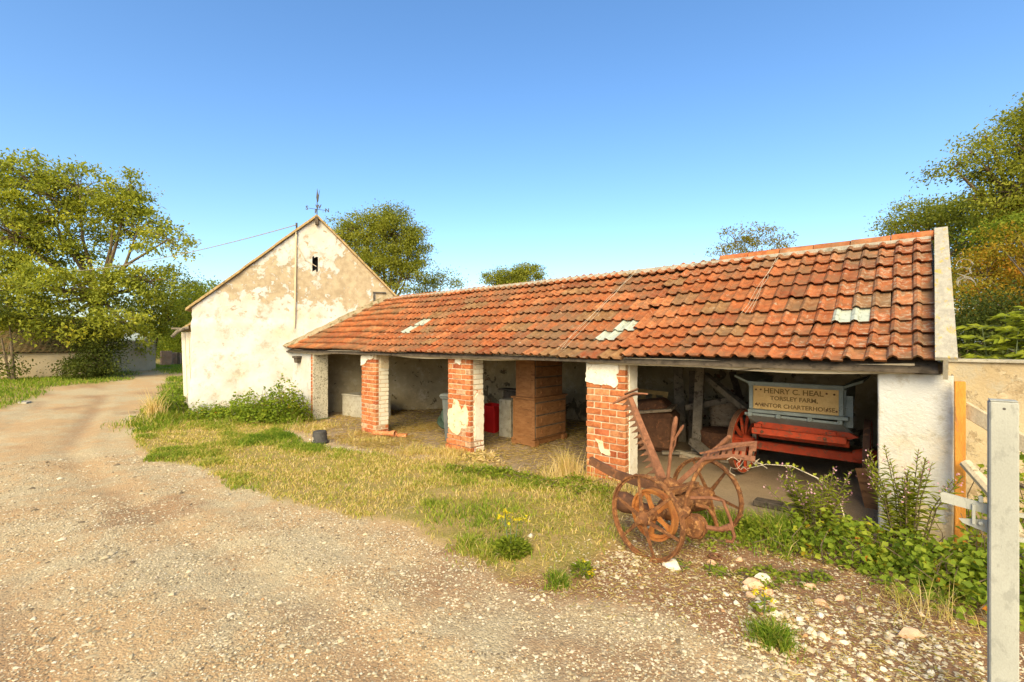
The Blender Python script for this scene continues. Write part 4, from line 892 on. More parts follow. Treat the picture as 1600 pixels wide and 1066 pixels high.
# clay drain pipe at foot of first pillar
pz = float(gz(-9.3, 6.12))
pp = thing('clay_pipe', 'short orange clay drain pipe lying by the first pillar', 'pipe', (-9.32, 6.05, pz))
d_ = Vector((.94, .30, .05)).normalized(); a_ = Vector((-9.62, 5.93, pz+.07))
MB().lathe([(.055,0),(.055,.50),(.072,.52),(.075,.62),(.060,.62),(.045,.5),(.045,0),(.055,0)], TR(*a_) @ d_.to_track_quat('Z','Y').to_matrix().to_4x4(), 16).build('body', 'terracotta', pp, smooth=True)
def rubble(name, x, y, sx, sy, sz, mat, label, group, rz=0., sink=.25):
    bm = bmesh.new(); bmesh.ops.create_icosphere(bm, subdivisions=2, radius=.5); sd_ = random.random()*50
    for v in bm.verts:
        c_ = v.co.normalized(); n_ = float(fbm(c_.x*1.7+sd_, c_.y*1.7, c_.z*1.7, 3, 2)); k_ = .72+.55*n_
        # flatten some sides to make it angular
        for ax_ in ((.8,.5,.3), (-.6,.7,.2), (.2,-.9,.4), (-.5,-.5,.7)):
            q_ = c_.dot(Vector(ax_).normalized()); k_ = min(k_, .60/max(q_, .25))
        v.co = Vector((c_.x*sx, c_.y*sy, c_.z*sz))*k_*.5*1.15
    me = bpy.data.meshes.new(name); bm.to_mesh(me); bm.free(); me.materials.append(MAT[mat]); o = bpy.data.objects.new(name, me); C.objects.link(o)
    o.location = (x, y, float(gz(x, y))+sz*(.5-sink)); o.rotation_euler = (random.uniform(-.15,.15), random.uniform(-.15,.15), rz or random.uniform(0, 6)); tag(o, label, 'stone', group); return o
tag(MB().box((0,0,.045), (.22,.11,.08), TR(-8.98, 6.28, pz) @ rot(.6, 'Z')).build('loose_brick', 'terracotta', bevel=.01), 'loose red brick beside the clay pipe', 'brick')
# hose round the jamb
hp = [(-12.66,6.35,.02),(-12.58,6.0,.012),(-12.55,5.75,.012),(-12.75,5.45,.02),(-13.2,5.30,.03),(-13.7,5.2,.05)]
tag(MB().tube([(x_, y_, float(gz(x_, y_))+.035) for x_, y_, _ in hp], .018, 7).build('garden_hose', 'hose_green', smooth=True), 'dark green hose curling round the grey jamb onto the weeds', 'hose')
# lumber and relics in the cart bay
def lean(name, a, b, w_, t_, mat, label, cat, up_=(0,0,1)):
    return tag(MB().bar(a, b, w_, t_, up_).build(name, mat, bevel=.006), label, cat)
g4 = float(G(-3.2))
pl = thing('pallet', 'pale wooden pallet standing on edge behind the third pillar', 'pallet', (-4.55, 9.6, g4))
for k in range(4): MB().box((-.38+k*.25, 0, .48), (.09, .025, .95), rot(-.12, 'X') @ rot(.10, 'Y')).build('slat', 'pallet_wood', pl, local=True)
for z in (.46, .72, .92): MB().box((0, -.035, z), (.98, .03, .085), rot(-.12, 'X') @ rot(.04, 'Y')).build('cross_board', 'pallet_wood', pl, local=True)
tk = thing('iron_tank', 'rusty brown iron tank with raised lid beside the third pillar', 'tank', (-3.75, 8.35, g4), .25)
MB().box((0, 0, .36), (.80, .70, .72), taper=(1.12, 1.1)).build('body', 'rust_dark', tk, local=True, bevel=.09)
MB().box((0, -.02, .74), (.98, .82, .05), rot(-.14, 'Y')).build('rim', 'wheel_wood', tk, local=True, bevel=.01)
MB().box((0, .02, .84), (.86, .70, .16), rot(-.16, 'Y'), taper=(.75, .7)).build('lid', 'rust_dark', tk, local=True, bevel=.03)
lean('timber_beam', (-2.92,8.25,g4-.02), (-3.05,8.85,1.75), .16, .14, 'grey_wood', 'thick grey weathered beam leaning upright behind the mower', 'beam')
lean('timber_beam', (-3.25,9.0,g4-.02), (-3.35,9.3,1.62), .15, .12, 'dark_wood', 'dark upright timber behind the thick grey beam', 'beam')
lean('timber_beam', (-3.02,8.98,1.58), (-2.05,8.40,1.0), .13, .10, 'grey_wood', 'grey beam sloping down towards the cart wheel', 'beam')
lean('timber_beam', (-2.95,8.15,.46), (-2.45,7.85,.24), .14, .12, 'grey_wood', 'short grey beam end lying at the foot of the leaning beam', 'beam')
lean('timber_plank', (-3.4,7.9,.22), (-2.7,8.25,.27), .11, .05, 'grey_wood', 'flat grey plank on the bay floor beside the iron tank', 'plank')
lean('timber_plank', (-3.2,8.1,.24), (-2.6,7.75,.26), .09, .05, 'old_wood', 'pale plank crossing another on the bay floor', 'plank')
tag(MB().tube([(-2.62,8.6,.17),(-2.62,8.6,.18),(-2.62,8.6,.62),(-2.62,8.6,.64)], [.28,.33,.36,.30], 18).build('old_barrel', 'rust_dark', smooth=True), 'rusty drum in the dark beside the cart wheel', 'drum')
wk = thing('wicker_basket', 'brown woven basket behind the sloping grey beam', 'basket', (-2.75, 9.25, g4))
MB().lathe([(0,.0),(.22,.0),(.25,.9),(.23,.9),(.2,.05),(0,.05)], None, 18).build('body', 'wheel_wood', wk, local=True, smooth=True)
for k in range(7): MB().lathe([(.225+.0035*k,.08+k*.12),(.245+.0035*k,.12+k*.12),(.229+.0035*k,.16+k*.12)], None, 18).build('band', 'wheel_wood', wk, local=True)
lean('timber_plank', (-2.3,9.3,g4-.02), (-2.35,9.75,1.35), .16, .03, 'grey_wood', 'grey board leaning behind the basket', 'plank')
tag(MB().bar((-1.45,6.08,.275), (-.55,6.05,.305), .16, .07).build('threshold_timber', 'dark_wood', bevel=.01), 'dark sill timber lying across the cart bay floor', 'timber')

lean('timber_plank', (-3.55,9.2,g4-.02), (-3.9,9.9,1.7), .20, .03, 'grey_wood', 'wide grey board leaning on the back wall above the iron tank', 'plank')
lean('timber_plank', (-2.1,8.9,g4-.02), (-2.75,9.8,1.6), .12, .05, 'dark_wood', 'dark plank leaning behind the cart wheel', 'plank')
lean('timber_beam', (-3.3,8.75,.95), (-2.5,9.1,1.15), .11, .11, 'grey_wood', 'grey beam wedged level between the leaning timbers', 'beam')
lean('timber_plank', (-3.1,8.0,.2), (-2.3,8.05,.22), .15, .05, 'wheel_wood', 'brown plank flat on the bay floor under the beam end', 'plank')
lean('timber_plank', (-9.0,10.35,-.05), (-8.6,10.6,1.6), .18, .03, 'grey_wood', 'grey board standing against the back wall of the second bay', 'plank')
for k_, (x_, y_) in enumerate(((-10.0,10.2), (-9.55,10.3), (-9.2,10.1), (-8.7,10.25))):
    tag(MB().box((x_, y_, float(G(x_))+.08), (.34, .24, .2), TR(0, 0, 0)).build('rubble_block', 'stone_grey', bevel=.04), 'grey broken block lying along the back wall of the second bay', 'block', 'blocks along the back wall')

# ------------------------------------------------------------------ galvanised gate post and fence on the right
px, py = .327, 3.30; gp0 = float(gz(px, py))
gpst = thing('gate_post', 'galvanised steel square gate post with flat top beside the weeds', 'gate post', (px, py, gp0-.02))
MB().box((0, 0, .83), (.100, .100, 1.655)).build('post', 'galvanised', gpst, local=True, bevel=.006)
MB().box((0, 0, 1.6615), (.096, .096, .006)).build('cap', 'galvanised', gpst, local=True, bevel=.002)
MB().lathe([(0,.0),(.006,.0),(.0065,-.002)], TR(.0, -.0505, 1.625) @ rot(R_(90), 'X'), 10).build('bolt_hole', 'metal_dark', gpst, local=True)
lt = MB().add([(-.052,.02,1.13),(-.052,.02,1.08),(-.22,.03,1.10),(-.225,.03,1.145),(-.215,.03,1.155),(-.052,.026,1.13),(-.052,.026,1.08),(-.22,.036,1.10),(-.225,.036,1.145),(-.215,.036,1.155)],
         [(0,1,2,3,4),(9,8,7,6,5),(0,5,6,1),(1,6,7,2),(2,7,8,3),(3,8,9,4),(4,9,5,0)])
lt.build('latch_plate', 'galvanised', gpst, local=True); lt = MB()
lt.add([(-.052,.02,1.05),(-.052,.02,.985),(-.14,.03,1.01),(-.155,.03,1.03),(-.052,.026,1.05),(-.052,.026,.985),(-.14,.036,1.01),(-.155,.036,1.03)], [(0,1,2,3),(7,6,5,4),(0,4,5,1),(1,5,6,2),(2,6,7,3),(3,7,4,0)])
lt.build('latch_plate', 'galvanised', gpst, local=True)
MB().box((-.10, .025, 1.07), (.012, .03, .10)).build('latch_web', 'galvanised', gpst, local=True)
for z in (1.10, .98): MB().box((.072, .03, z), (.05, .012, .02)).build('latch_stud', 'galvanised', gpst, local=True)
for z in (1.145, 1.16, 1.03): MB().lathe([(.010,0),(.010,.014),(0,.016)], TR(-.075, .02, z) @ rot(R_(90), 'X'), 6).build('bolt', 'galvanised', gpst, local=True)
op = float(gz(.34, 5.88))
tag(MB().box((.312, 5.87, (op+1.84)/2-.03), (.075, .065, 1.84-op+.06)).build('fence_post', 'orange_post', bevel=.006), 'orange-brown timber fence post against the white pier', 'fence post')
tag(MB().bar((.33,5.93,1.60), (.93,5.55,1.18), .035, .13).build('fence_rail', 'rail_wood', bevel=.006), 'grey weathered fence rail sloping down from the orange post', 'fence rail')
tag(MB().tube([(.34,5.75,1.12),(.55,5.5,.85),(.75,5.2,.30)], [.045,.045,.05], 8).build('fence_pole', 'rail_wood', smooth=True), 'round grey pole slanting into the brambles', 'pole')
tag(MB().tube([(.62,5.45,1.06),(.9,5.15,.98),(1.2,4.9,.30)], .02, 6).build('dead_branch', 'bark', smooth=True), 'thin dead branch beside the slanting pole', 'branch')
# concrete yard wall
cw = thing('yard_wall', 'tan rendered concrete wall at the end of the shed', 'wall', (3.4, 7.6, .3))
s = np.arange(.27, 9.0, .06)
wall_grid((s, lambda q: (q, 7.5), 30), .1, lambda q: 1.975+.01*math.sin(q*3), .06, 'concrete_wall', 'wall_face', cw, lambda S, Z: .10+.1*sstep(1.2, .6, Z), lambda S, Z: .04+0*S, .015, seed=90)
MB().box((4.62, 7.64, 1.02), (8.7, .25, 1.88)).build('wall_core', 'stone_grey', cw)
MB().box((4.63, 7.62, 1.985), (8.74, .32, .035)).build('coping', 'stone_grey', cw, bevel=.006)

# ------------------------------------------------------------------ buildings beyond the yard
ob_ = thing('outbuilding', 'low rendered outbuilding with mossy tiled roof under the ash tree', 'outbuilding', (-31.0, 1.0, .45))
A = Vector((-33.2, -4.6, 0)); B = Vector((-30.9, 3.55, 0)); dv = (B-A).normalized(); LL = (B-A).length; bk_ = Vector((-dv.y, dv.x, 0))
s = np.arange(0, LL, .2)
wall_grid((s, lambda q: tuple((A+dv*q)[:2]), 16), .2, lambda q: 1.78, .2, 'far_render', 'front_wall', ob_, lambda S, Z: .06+0*S, lambda S, Z: .02+.08*sstep(1.0, .4, Z), .02, seed=120)
def obox(name, s0, s1, d0, d1, z0, z1, mat): 
    Mo = Matrix(((dv.x, bk_.x, 0, A.x), (dv.y, bk_.y, 0, A.y), (0, 0, 1, 0), (0, 0, 0, 1)))
    return MB().box(((s0+s1)/2, (d0+d1)/2, (z0+z1)/2), (s1-s0, d1-d0, z1-z0), Mo).build(name, mat, ob_)
obox('wall_core', 0, LL, .06, 5.4, .1, 1.74, 'far_render')
Mo = Matrix(((dv.x, bk_.x, 0, A.x), (dv.y, bk_.y, 0, A.y), (0, 0, 1, 0), (0, 0, 0, 1)))
# corrugated (pantile) slope built as real rolls
cols_ = int(LL/.11); rows_ = 12; V = []; F = []
for j in range(rows_):
    y0_, y1_ = -.25+j*.245, -.25+(j+1)*.245+.03; za_, zb2 = 1.72+(y0_+.25)*.62+.035, 1.72+(y1_+.25)*.62
    b0_ = len(V)
    for i in range(cols_+1):
        xx = i*.11*1.0; h_ = .035*(math.cos(i*math.pi)+1)/2
        for yq, zq in ((y0_, za_), (y1_, zb2), (y0_, za_-.03)): V.append(tuple(Mo @ Vector((xx, yq, zq+h_+random.uniform(-.006, .006)))))
    for i in range(cols_):
        a_ = b0_+i*3; F += [(a_, a_+3, a_+4, a_+1), (a_+2, a_+5, a_+3, a_)]
rf = MB(); rf.v = V; rf.f = F; rf.build('roof', 'mossy_tile', ob_)
MB().add([(0,-.2,1.70),(LL,-.2,1.70),(LL,2.7,3.5),(0,2.7,3.5),(0,5.6,1.7),(LL,5.6,1.7)], [(0,1,2,3),(3,2,5,4)], Mo).build('roof_deck', 'dark_wood', ob_)
MB().add([(LL,0,.2),(LL,5.4,.2),(LL,5.4,1.75),(LL,2.7,3.45),(LL,0,1.75)], [(0,1,2,3,4)], Mo).build('gable', 'far_render', ob_)
gw_ = thing('rendered_wall', 'plain tan rendered wall end standing behind the dark shrub', 'wall', (-33.5, 4.9, .5))
s = np.arange(0, 3.2, .15)
wall_grid((s, lambda q: (-33.1-.55*q, 3.9+.8*q), 14), .2, lambda q: 2.35 if q < .9 else 2.2+.12*(q-.9), .15, 'far_render', 'wall_face', gw_, lambda S, Z: .0+0*S, lambda S, Z: .04+0*S, .015, seed=150)
MB().add([(-33.15,4.0,.2),(-34.8,6.4,.2),(-34.8,6.4,2.3),(-33.15,4.0,2.3),(-33.6,3.9,.2),(-35.2,6.3,.2),(-35.2,6.3,2.3),(-33.6,3.9,2.3)], [(3,2,1,0),(4,5,6,7),(3,2,6,7),(1,2,6,5),(0,3,7,4)]).build('wall_core', 'far_render', gw_)
lb = thing('brick_wall', 'low tan brick wall stub at the end of the lane beyond the barn', 'wall', (-39.2, 8.3, .55))
for i, (xx, yy, hh) in enumerate(((-38.9,7.75,1.15),(-39.2,8.3,1.02),(-39.5,8.9,.98))):
    MB().box((xx, yy, .45+hh/2), (.35, .62, hh), TR(0,0,0)).build('wall_section', 'low_brick', lb, bevel=.03)
MB().box((-38.72,8.42,1.0), (.12,.13,1.0)).build('vine_stem', 'bark', lb)

# ------------------------------------------------------------------ trees
def tree(name, label, base, blobs, mat, leaf=.13, dens=1., clump=.42, per=62, trunk_r=.22, fork=None, lean=(0, 0), group=None, cat='tree', trunks=None, tintshift=0., limbs=True, wid=.5, bark='bark'):
    bx_, by_ = base; bz = float(G(bx_)); root = thing(name, label, cat, (bx_, by_, bz), 0, group)
    bl = np.array([b[:6] for b in blobs], float); cen = bl[:, :3]
    fk = Vector(fork) if fork else Vector((bx_+lean[0], by_+lean[1], bz+.35*(cen[:, 2].mean()-bz)))
    tk = MB(); b0_ = Vector((bx_, by_, bz-.15)); md_ = b0_.lerp(fk, .5)+Vector((random.uniform(-.15, .15), random.uniform(-.15, .15), 0))*trunk_r*4
    tk.tube([b0_, b0_+(md_-b0_)*.25, md_, fk], [trunk_r*1.35, trunk_r*1.05, trunk_r*.9, trunk_r*.72], 9)
    for off in (trunks or []):
        tk.tube([b0_+Vector((off[0]*.3, off[1]*.3, 0)), b0_+Vector((off[0]*.7, off[1]*.7, (fk.z-bz)*.5)), fk+Vector((off[0], off[1], .2))], [trunk_r*.9, trunk_r*.7, trunk_r*.5], 7)
    P = []; D = []; T = []; Ls = []
    for bi, (cx_, cy_, cz_, rx_, ry_, rz_) in enumerate(bl):
        c_ = Vector((cx_, cy_, cz_)); vol = rx_*ry_*rz_
        n = max(5, int(dens*15*vol**.72)); 
        if limbs:
            mid_ = fk.lerp(c_, .5)+Vector((random.uniform(-.3, .3), random.uniform(-.3, .3), random.uniform(-.1, .4)))*min(1, rx_)
            tk.tube([fk, fk.lerp(mid_, .5)+Vector((0, 0, .1)), mid_, c_], [trunk_r*.55, trunk_r*.42, trunk_r*.3, trunk_r*.14], 6)
        dr_ = rdir(n); dr_[:, 2] = dr_[:, 2]*.9+.08; rr = rng.uniform(.12, 1.0, n)**.33*rng.uniform(.85, 1.2, n)
        cc = np.stack([cx_+dr_[:, 0]*rx_*rr, cy_+dr_[:, 1]*ry_*rr, cz_+dr_[:, 2]*rz_*rr], 1)
        if limbs:
            for p_ in cc[::2]:
                q_ = Vector(p_); k_ = c_.lerp(q_, .5)+Vector((0, 0, .08*rx_)); tk.tube([c_, k_, q_], [trunk_r*.12+.006, trunk_r*.07+.005, .006], 4, cap=False)
        hue = rng.normal(0, .13, n)
        for i in range(n):
            m_ = int(1.55*per*rng.uniform(.5, 1.4)); sg = clump*rng.uniform(.6, 1.3)
            o_ = rng.normal(size=(m_, 3))*np.array([sg, sg, sg*.55]); P.append(cc[i]+o_)
            d_ = unit(rng.normal(size=(m_, 3))+dr_[i]*.6+np.array([0, 0, -.35])); D.append(d_)
            T.append(np.clip(.42+tintshift+hue[i]+rng.normal(0, .16, m_), 0, 1)); Ls.append(leaf*.9*rng.uniform(.6, 1.35, m_))
    tk.build('trunk', bark, root, smooth=True)
    P = np.concatenate(P); D = np.concatenate(D); T = np.concatenate(T); Ls = np.concatenate(Ls)
    k = P[:, 2] > G(P[:, 0])+.05; P, D, T, Ls = P[k], D[k], T[k], Ls[k]
    N = unit(rng.normal(size=P.shape)+np.array([0, 0, 1.3]))
    leaves('crown', P, D, N, Ls, Ls*wid, T, mat, root); print(name, len(P))
    return root
# the big ash on the left: blob = centre x, y, z, radii
tree('ash_tree', 'large spreading ash tree with open branches over the mossy outbuilding', (-33.68, 3.58),
     [(-34.61, 1.42, 10.13, 2.1, 2.1, 2.1), (-34.34, 3, 10.46, 1.7, 1.7, 1.7), (-34.02, 0.62, 7.54, 2.1, 2.1, 2.1), (-35, 2.42, 7.65, 2.1, 2, 1.6), (-32.89, 4.28, 9.76, 1.5, 1.5, 1.5), (-32.24, 4.86, 10.81, 0.9, 0.9, 1), (-31.97, 5.1, 8.35, 1.5, 1.5, 1.3), (-29.5, 5.94, 7.6, 1.1, 1.1, 0.9),
      (-32.65, 0.49, 4.83, 1.9, 1.9, 1.4), (-30.8, 2.13, 4.68, 1.8, 1.8, 1.2), (-31.7, 4, 5.41, 1.6, 1.6, 1.3), (-30.19, 5.34, 5.41, 1.4, 1.4, 1.2), (-35.33, 1.45, 11.33, 1.3, 1.3, 1), (-30.95, 0.66, 3.23, 1.4, 1.4, 0.9), (-29.37, 4.06, 3.15, 1.2, 1.2, 0.8), (-37.14, -0.81, 9.12, 2.3, 2.3, 2.3), (-35.59, -0.78, 5.27, 2.2, 2.2, 2.2), (-30.17, 1.34, 2.79, 0.8, 0.8, 0.5), (-29.76, 2.38, 2.65, 0.7, 0.7, 0.45), (-29.41, 4.69, 2.69, 0.8, 0.8, 0.5)],
     'leaf_ash', .20, .85, .31, 56, .26, fork=(-33.55, 3.7, 4.49), tintshift=-.02)
tree('field_tree', 'slender leafy tree with bare leaning trunk beside the lane', (-36.45, 6.48),
     [(-35.51, 5.97, 3.97, 1.7, 1.7, 1.3), (-34.95, 7.14, 3.6, 1.4, 1.4, 1.5), (-35.25, 7.53, 5.67, 1.2, 1.2, 1), (-34.81, 5.25, 2.01, 0.9, 0.9, 0.6)], 'leaf_ash', .17, 1.3, .40, 62, .16, fork=(-36.32, 6.59, 2.61), trunks=[(.5, .1)], tintshift=.08)
tree('dark_shrub', 'dense dark green shrub in front of the rendered wall', (-29.91, 3.18),
     [(-29.91, 3.18, 1.42, 0.9, 0.9, 0.9), (-29.83, 2.72, 0.97, 0.8, 0.8, 0.6), (-29.83, 3.52, 2.04, 0.8, 0.8, 0.7), (-30.32, 3.22, 2.67, 0.8, 0.8, 0.8), (-29.79, 2.49, 0.68, 0.5, 0.5, 0.35)], 'leaf_dark', .12, 2.6, .26, 70, .07, cat='shrub')
tree('elder_sapling', 'thin-stemmed sapling with drooping leaves at the near end of the outbuilding', (-30.38, 0.49),
     [(-30.49, 0.26, 1.2, 0.6, 0.6, 0.5), (-30.54, 0.36, 3.79, 1.2, 1.2, 0.8), (-30.26, 1, 3.22, 0.8, 0.8, 0.6)], 'leaf_dark', .14, 1.5, .3, 60, .07, fork=(-30.47, 0.41, 2.2), trunks=[(-.3, -.3)], tintshift=.2)
tree('hedge_tree', 'bright yellow-green round tree behind the barn eave', (-44.47, 11.39), [(-44.47, 11.39, 6.1, 1.6, 1.6, 1.3), (-44, 10.47, 5.06, 1.5, 1.5, 1.3), (-43.79, 11.99, 4.61, 1.4, 1.4, 1.4), (-43.19, 9.85, 2.96, 1.6, 1.6, 1.5)], 'leaf_bright', .2, 1.5, .45, 60, .15)
tree('lane_bush', 'leafy green bush closing the end of the lane', (-49.17, 9.9), [(-49.17, 9.9, 2.2, 1.5, 1.5, 1.2), (-52.61, 9.54, 1.61, 1.4, 1.4, 0.9), (-49.41, 11.03, 2.2, 1.5, 1.5, 1.2)], 'leaf_bright', .18, 1.6, .4, 60, .08, cat='bush')
tree('round_tree', 'round leafy tree rising behind the right slope of the white barn', (-27.95, 18),
     [(-28.96, 17.11, 9.4, 1.9, 1.9, 1.7), (-27.44, 18.45, 9.63, 1.9, 1.9, 1.8), (-27.95, 18, 10.75, 1.5, 1.5, 0.8), (-26.6, 19.2, 8.28, 1.3, 1.3, 1.3), (-28.28, 17.71, 7.15, 2.1, 2.1, 1.5), (-26.77, 19.05, 6.7, 1.4, 1.4, 1.2), (-29.23, 16.2, 10.04, 1.1, 1.1, 1.1), (-26.43, 19.35, 9.4, 0.9, 0.9, 0.9)], 'leaf_mid', .16, 1.5, .36, 66, .26, tintshift=.0)
tree('low_tree', 'small grey-green tree beside the round tree above the shed ridge', (-26.65, 21.82), [(-26.47, 21.98, 6.74, 1.1, 1.1, 0.8), (-27.36, 21.19, 6.36, 1.2, 1.2, 0.8), (-26.31, 22.79, 6.57, 0.6, 0.6, 0.6)], 'leaf_mid', .15, 1.2, .34, 50, .12, tintshift=-.1)
tree('distant_tree', 'distant conifer-like clump showing over the middle of the shed ridge', (-31.55, 36.18), [(-30.54, 37.07, 9.42, 1.5, 1.5, 0.95), (-32.06, 35.73, 9.15, 1.6, 1.6, 0.8), (-33.42, 34.52, 8.95, 0.8, 0.8, 0.6), (-31.55, 36.18, 7.6, 3, 2, 1.2)], 'leaf_mid', .2, 1.9, .4, 60, .2)
tree('ridge_tree', 'thin leafy tree top showing over the near half of the shed ridge', (-6.5, 26.3), [(-7.05, 25.8, 7.5, 0.85, 0.85, 0.6), (-6.17, 26.59, 7.7, 0.8, 0.8, 0.55), (-5.41, 27.26, 7.43, 0.6, 0.6, 0.4), (-7.56, 25.36, 7.16, 0.5, 0.5, 0.4), (-6.42, 26.36, 6.93, 1.4, 1.2, 0.6)], 'leaf_autumn', .12, 1.5, .28, 46, .13, tintshift=-.22)
tree('oak_tree', 'tall oak with long limb reaching over the end of the shed roof', (2.6, 20.0),
     [(1, 21.58, 8.15, 0.55, 0.55, 0.42), (1.49, 22.01, 8.63, 0.55, 0.55, 0.5), (1.89, 22.37, 8.09, 0.6, 0.6, 0.5), (1.89, 22.37, 9.18, 0.42, 0.42, 0.36), (2.39, 22.14, 7.16, 1, 1, 1), (2.63, 23.02, 8.85, 0.75, 0.75, 0.8), (2.74, 23.12, 10.16, 0.42, 0.42, 0.5), (2.14, 22.59, 6.67, 0.7, 0.7, 0.5), (3.02, 22.7, 8, 1.2, 1.2, 1.6), (3.49, 23.12, 9.27, 1.2, 1.2, 1.4), (1.49, 22.01, 7.11, 0.35, 0.35, 0.25), (3.65, 23.26, 6.52, 1.5, 1.5, 1.5)],
     'leaf_mid', .12, 2.3, .24, 50, .2, fork=(2.79, 23.17, 6.02), tintshift=.0)
tree('field_maple', 'broad green tree behind the barge board end of the shed', (-.4, 21.0),
     [(-0.64, 27.47, 7.52, 0.8, 0.8, 0.5), (0.02, 28.06, 8.02, 0.9, 0.9, 0.7), (0.44, 27.1, 7.26, 1, 1, 0.9), (1.42, 26.63, 7.14, 1.2, 1.2, 1), (1.73, 25.56, 5.74, 1.5, 1.5, 1.2), (1.07, 27.65, 7.97, 0.7, 0.7, 0.5), (2.2, 25.98, 6.88, 1, 1, 1), (1.63, 24.14, 3.99, 1.5, 1.5, 1.4)], 'leaf_mid', .13, 2.2, .3, 60, .2, tintshift=-.04)
tree('hawthorn', 'hawthorn with orange-red autumn berries above the concrete wall', (2.6, 13.6),
     [(1.92, 18.39, 4.57, 0.9, 0.9, 0.7), (1.46, 17.98, 4.05, 0.8, 0.8, 0.6), (2.04, 17.82, 3.55, 0.9, 0.9, 0.6), (1.34, 17.21, 3.3, 0.7, 0.7, 0.5), (2.41, 18.16, 4.14, 1.1, 1.1, 1.1), (1.66, 17.49, 2.79, 0.9, 0.9, 0.6)], 'leaf_autumn', .085, 3.2, .24, 70, .11, tintshift=.14)
tree('lime_bush', 'bright yellow-green sapling leaning in front of the oak', (2.1, 13.0), [(2.04, 18.89, 5.53, 0.55, 0.55, 0.4), (1.7, 18.59, 5.08, 0.45, 0.45, 0.35), (2.27, 18.83, 5.12, 0.6, 0.6, 0.6)], 'leaf_bright', .11, 2.0, .24, 52, .06, tintshift=-.1, cat='bush')
tree('dark_hedge', 'dark shaded hedge just behind the concrete wall', (2.4, 11.0), [(1.15, 15.44, 2.43, 0.9, 0.9, 0.8), (1.83, 16.04, 2.58, 1, 1, 0.9), (0.9, 14.81, 1.83, 0.8, 0.8, 0.6), (1.56, 15.4, 1.83, 0.9, 0.9, 0.7), (2.36, 16.24, 2.42, 1.2, 1.2, 1.2), (0.74, 16.01, 2.28, 0.6, 0.6, 0.8)], 'leaf_dark', .09, 3.2, .24, 64, .06, cat='hedge')

# elder shoots with long divided leaves just behind the wall
def shoot(name, label, base, height, n, lean_, mat='leaf_bright', lf=.15, group=None, tin=.5):
    bx_, by_ = base; bz = float(G(bx_)); root = thing(name, label, 'plant', (bx_, by_, bz), 0, group); st_ = MB(); P = []; D = []; N = []; T = []; L = []
    for s_ in range(n):
        tip = Vector((bx_+lean_[0]+random.uniform(-.35, .35), by_+lean_[1]+random.uniform(-.2, .2), height*random.uniform(.9, 1.06))); b_ = Vector((bx_+random.uniform(-.1, .1), by_, bz-.05))
        st_.tube([b_, b_.lerp(tip, .6)+Vector((.03, 0, .1)), tip], [.016, .011, .004], 5)
        for k in range(7):
            q = .66+.34*k/6; p = b_.lerp(tip, q); az = random.uniform(0, 6.28)
            for side_ in (0, math.pi):
                dd = Vector((math.cos(az+side_), math.sin(az+side_), .25)).normalized(); rl = .26*(1.15-.5*(k/6)); en = p+dd*rl+Vector((0, 0, -.04)); st_.tube([p, p.lerp(en, .5)+Vector((0, 0, .02)), en], .003, 3, cap=False)
                sx = dd.cross(Vector((0, 0, 1))).normalized()
                for j in range(4):
                    for sg in ((-1, 1) if j < 3 else (0,)):
                        bp = p.lerp(en, .3+.23*j); ld = (dd*.7+sx*sg*.8 if sg else dd)+Vector((0, 0, random.uniform(-.5, .1))); P.append(bp); D.append(ld); N.append((random.uniform(-.7, .7), -.7+random.uniform(-.5, .5), .8)); T.append(tin+random.uniform(-.15, .25)); L.append(lf*random.uniform(.75, 1.1))
    tag(st_.build('stems', 'hose_green', root), kind='stuff'); L = np.array(L); leaves('foliage', np.array(P), np.array(D), np.array(N), L, L*.36, np.clip(T, 0, 1), mat, root)
shoot('elder_shoot', 'young elder with bright divided leaves beside the barge board behind the wall', (.80, 8.1), 2.50, 7, (.08, 0), lf=.155)
shoot('elder_shoot', 'taller elder shoots with bright divided leaves further along the concrete wall', (1.35, 8.1), 2.72, 8, (.02, 0), lf=.165)

# ------------------------------------------------------------------ grass, straw and weeds
def scatter(n, x0, x1, y0, y1): return rng.uniform(x0, x1, n), rng.uniform(y0, y1, n)
def keep(x, y, pr): k = rng.random(len(x)) < pr; return x[k], y[k]
x, y = scatter(520000, -17, -2.0, 1.6, 6.0); g0, s0_, f0 = masks(x, y)
lush = fbm(x*.55, y*.55, 0, 200); pat = fbm(x*2.2, y*2.2, 3, 210)
# greener strip towards the pillars and along the verge edge
strip = np.exp(-((y-np.interp(x, [-15, -10, -8, -6, -4.5, -3], [3.6, 4.0, 4.35, 4.8, 5.0, 5.2]))/.45)**2)
edge = sstep(.9, .1, poly_sd(x, y, GRASS))*sstep(-5, -9, x)
green = np.clip(.32*strip+.25*edge+(lush-.47)*1.5+(pat-.5)*.9, 0, 1)
bareness = sstep(-6.0, -4.0, x)*(1-.8*strip)
pr = g0**1.5*(.30+.7*green)*(1-.62*bareness)*np.clip(2.0*(pat-.22), .15, 1)
k = rng.random(len(x)) < pr; x, y, green = x[k], y[k], green[k]
dist = np.hypot(x, y)
tint = np.clip(.74-.70*green+.35*(fbm(x*5, y*5, 0, 215)-.5)+rng.normal(0, .17, len(x)), 0, 1)
Hh = (.040+.055*green+.02*rng.random(len(x)))*rng.uniform(.6, 1.5, len(x))
blades('grass', np.stack([x, y, gz(x, y)+.004], 1), Hh, .006+.0009*dist, .9, tint, kind='stuff')
bpy.data.objects['grass']['label'] = 'dry yellow-green grass verge along the track in front of the shed'; bpy.data.objects['grass']['category'] = 'grass'
print('grass', len(x))
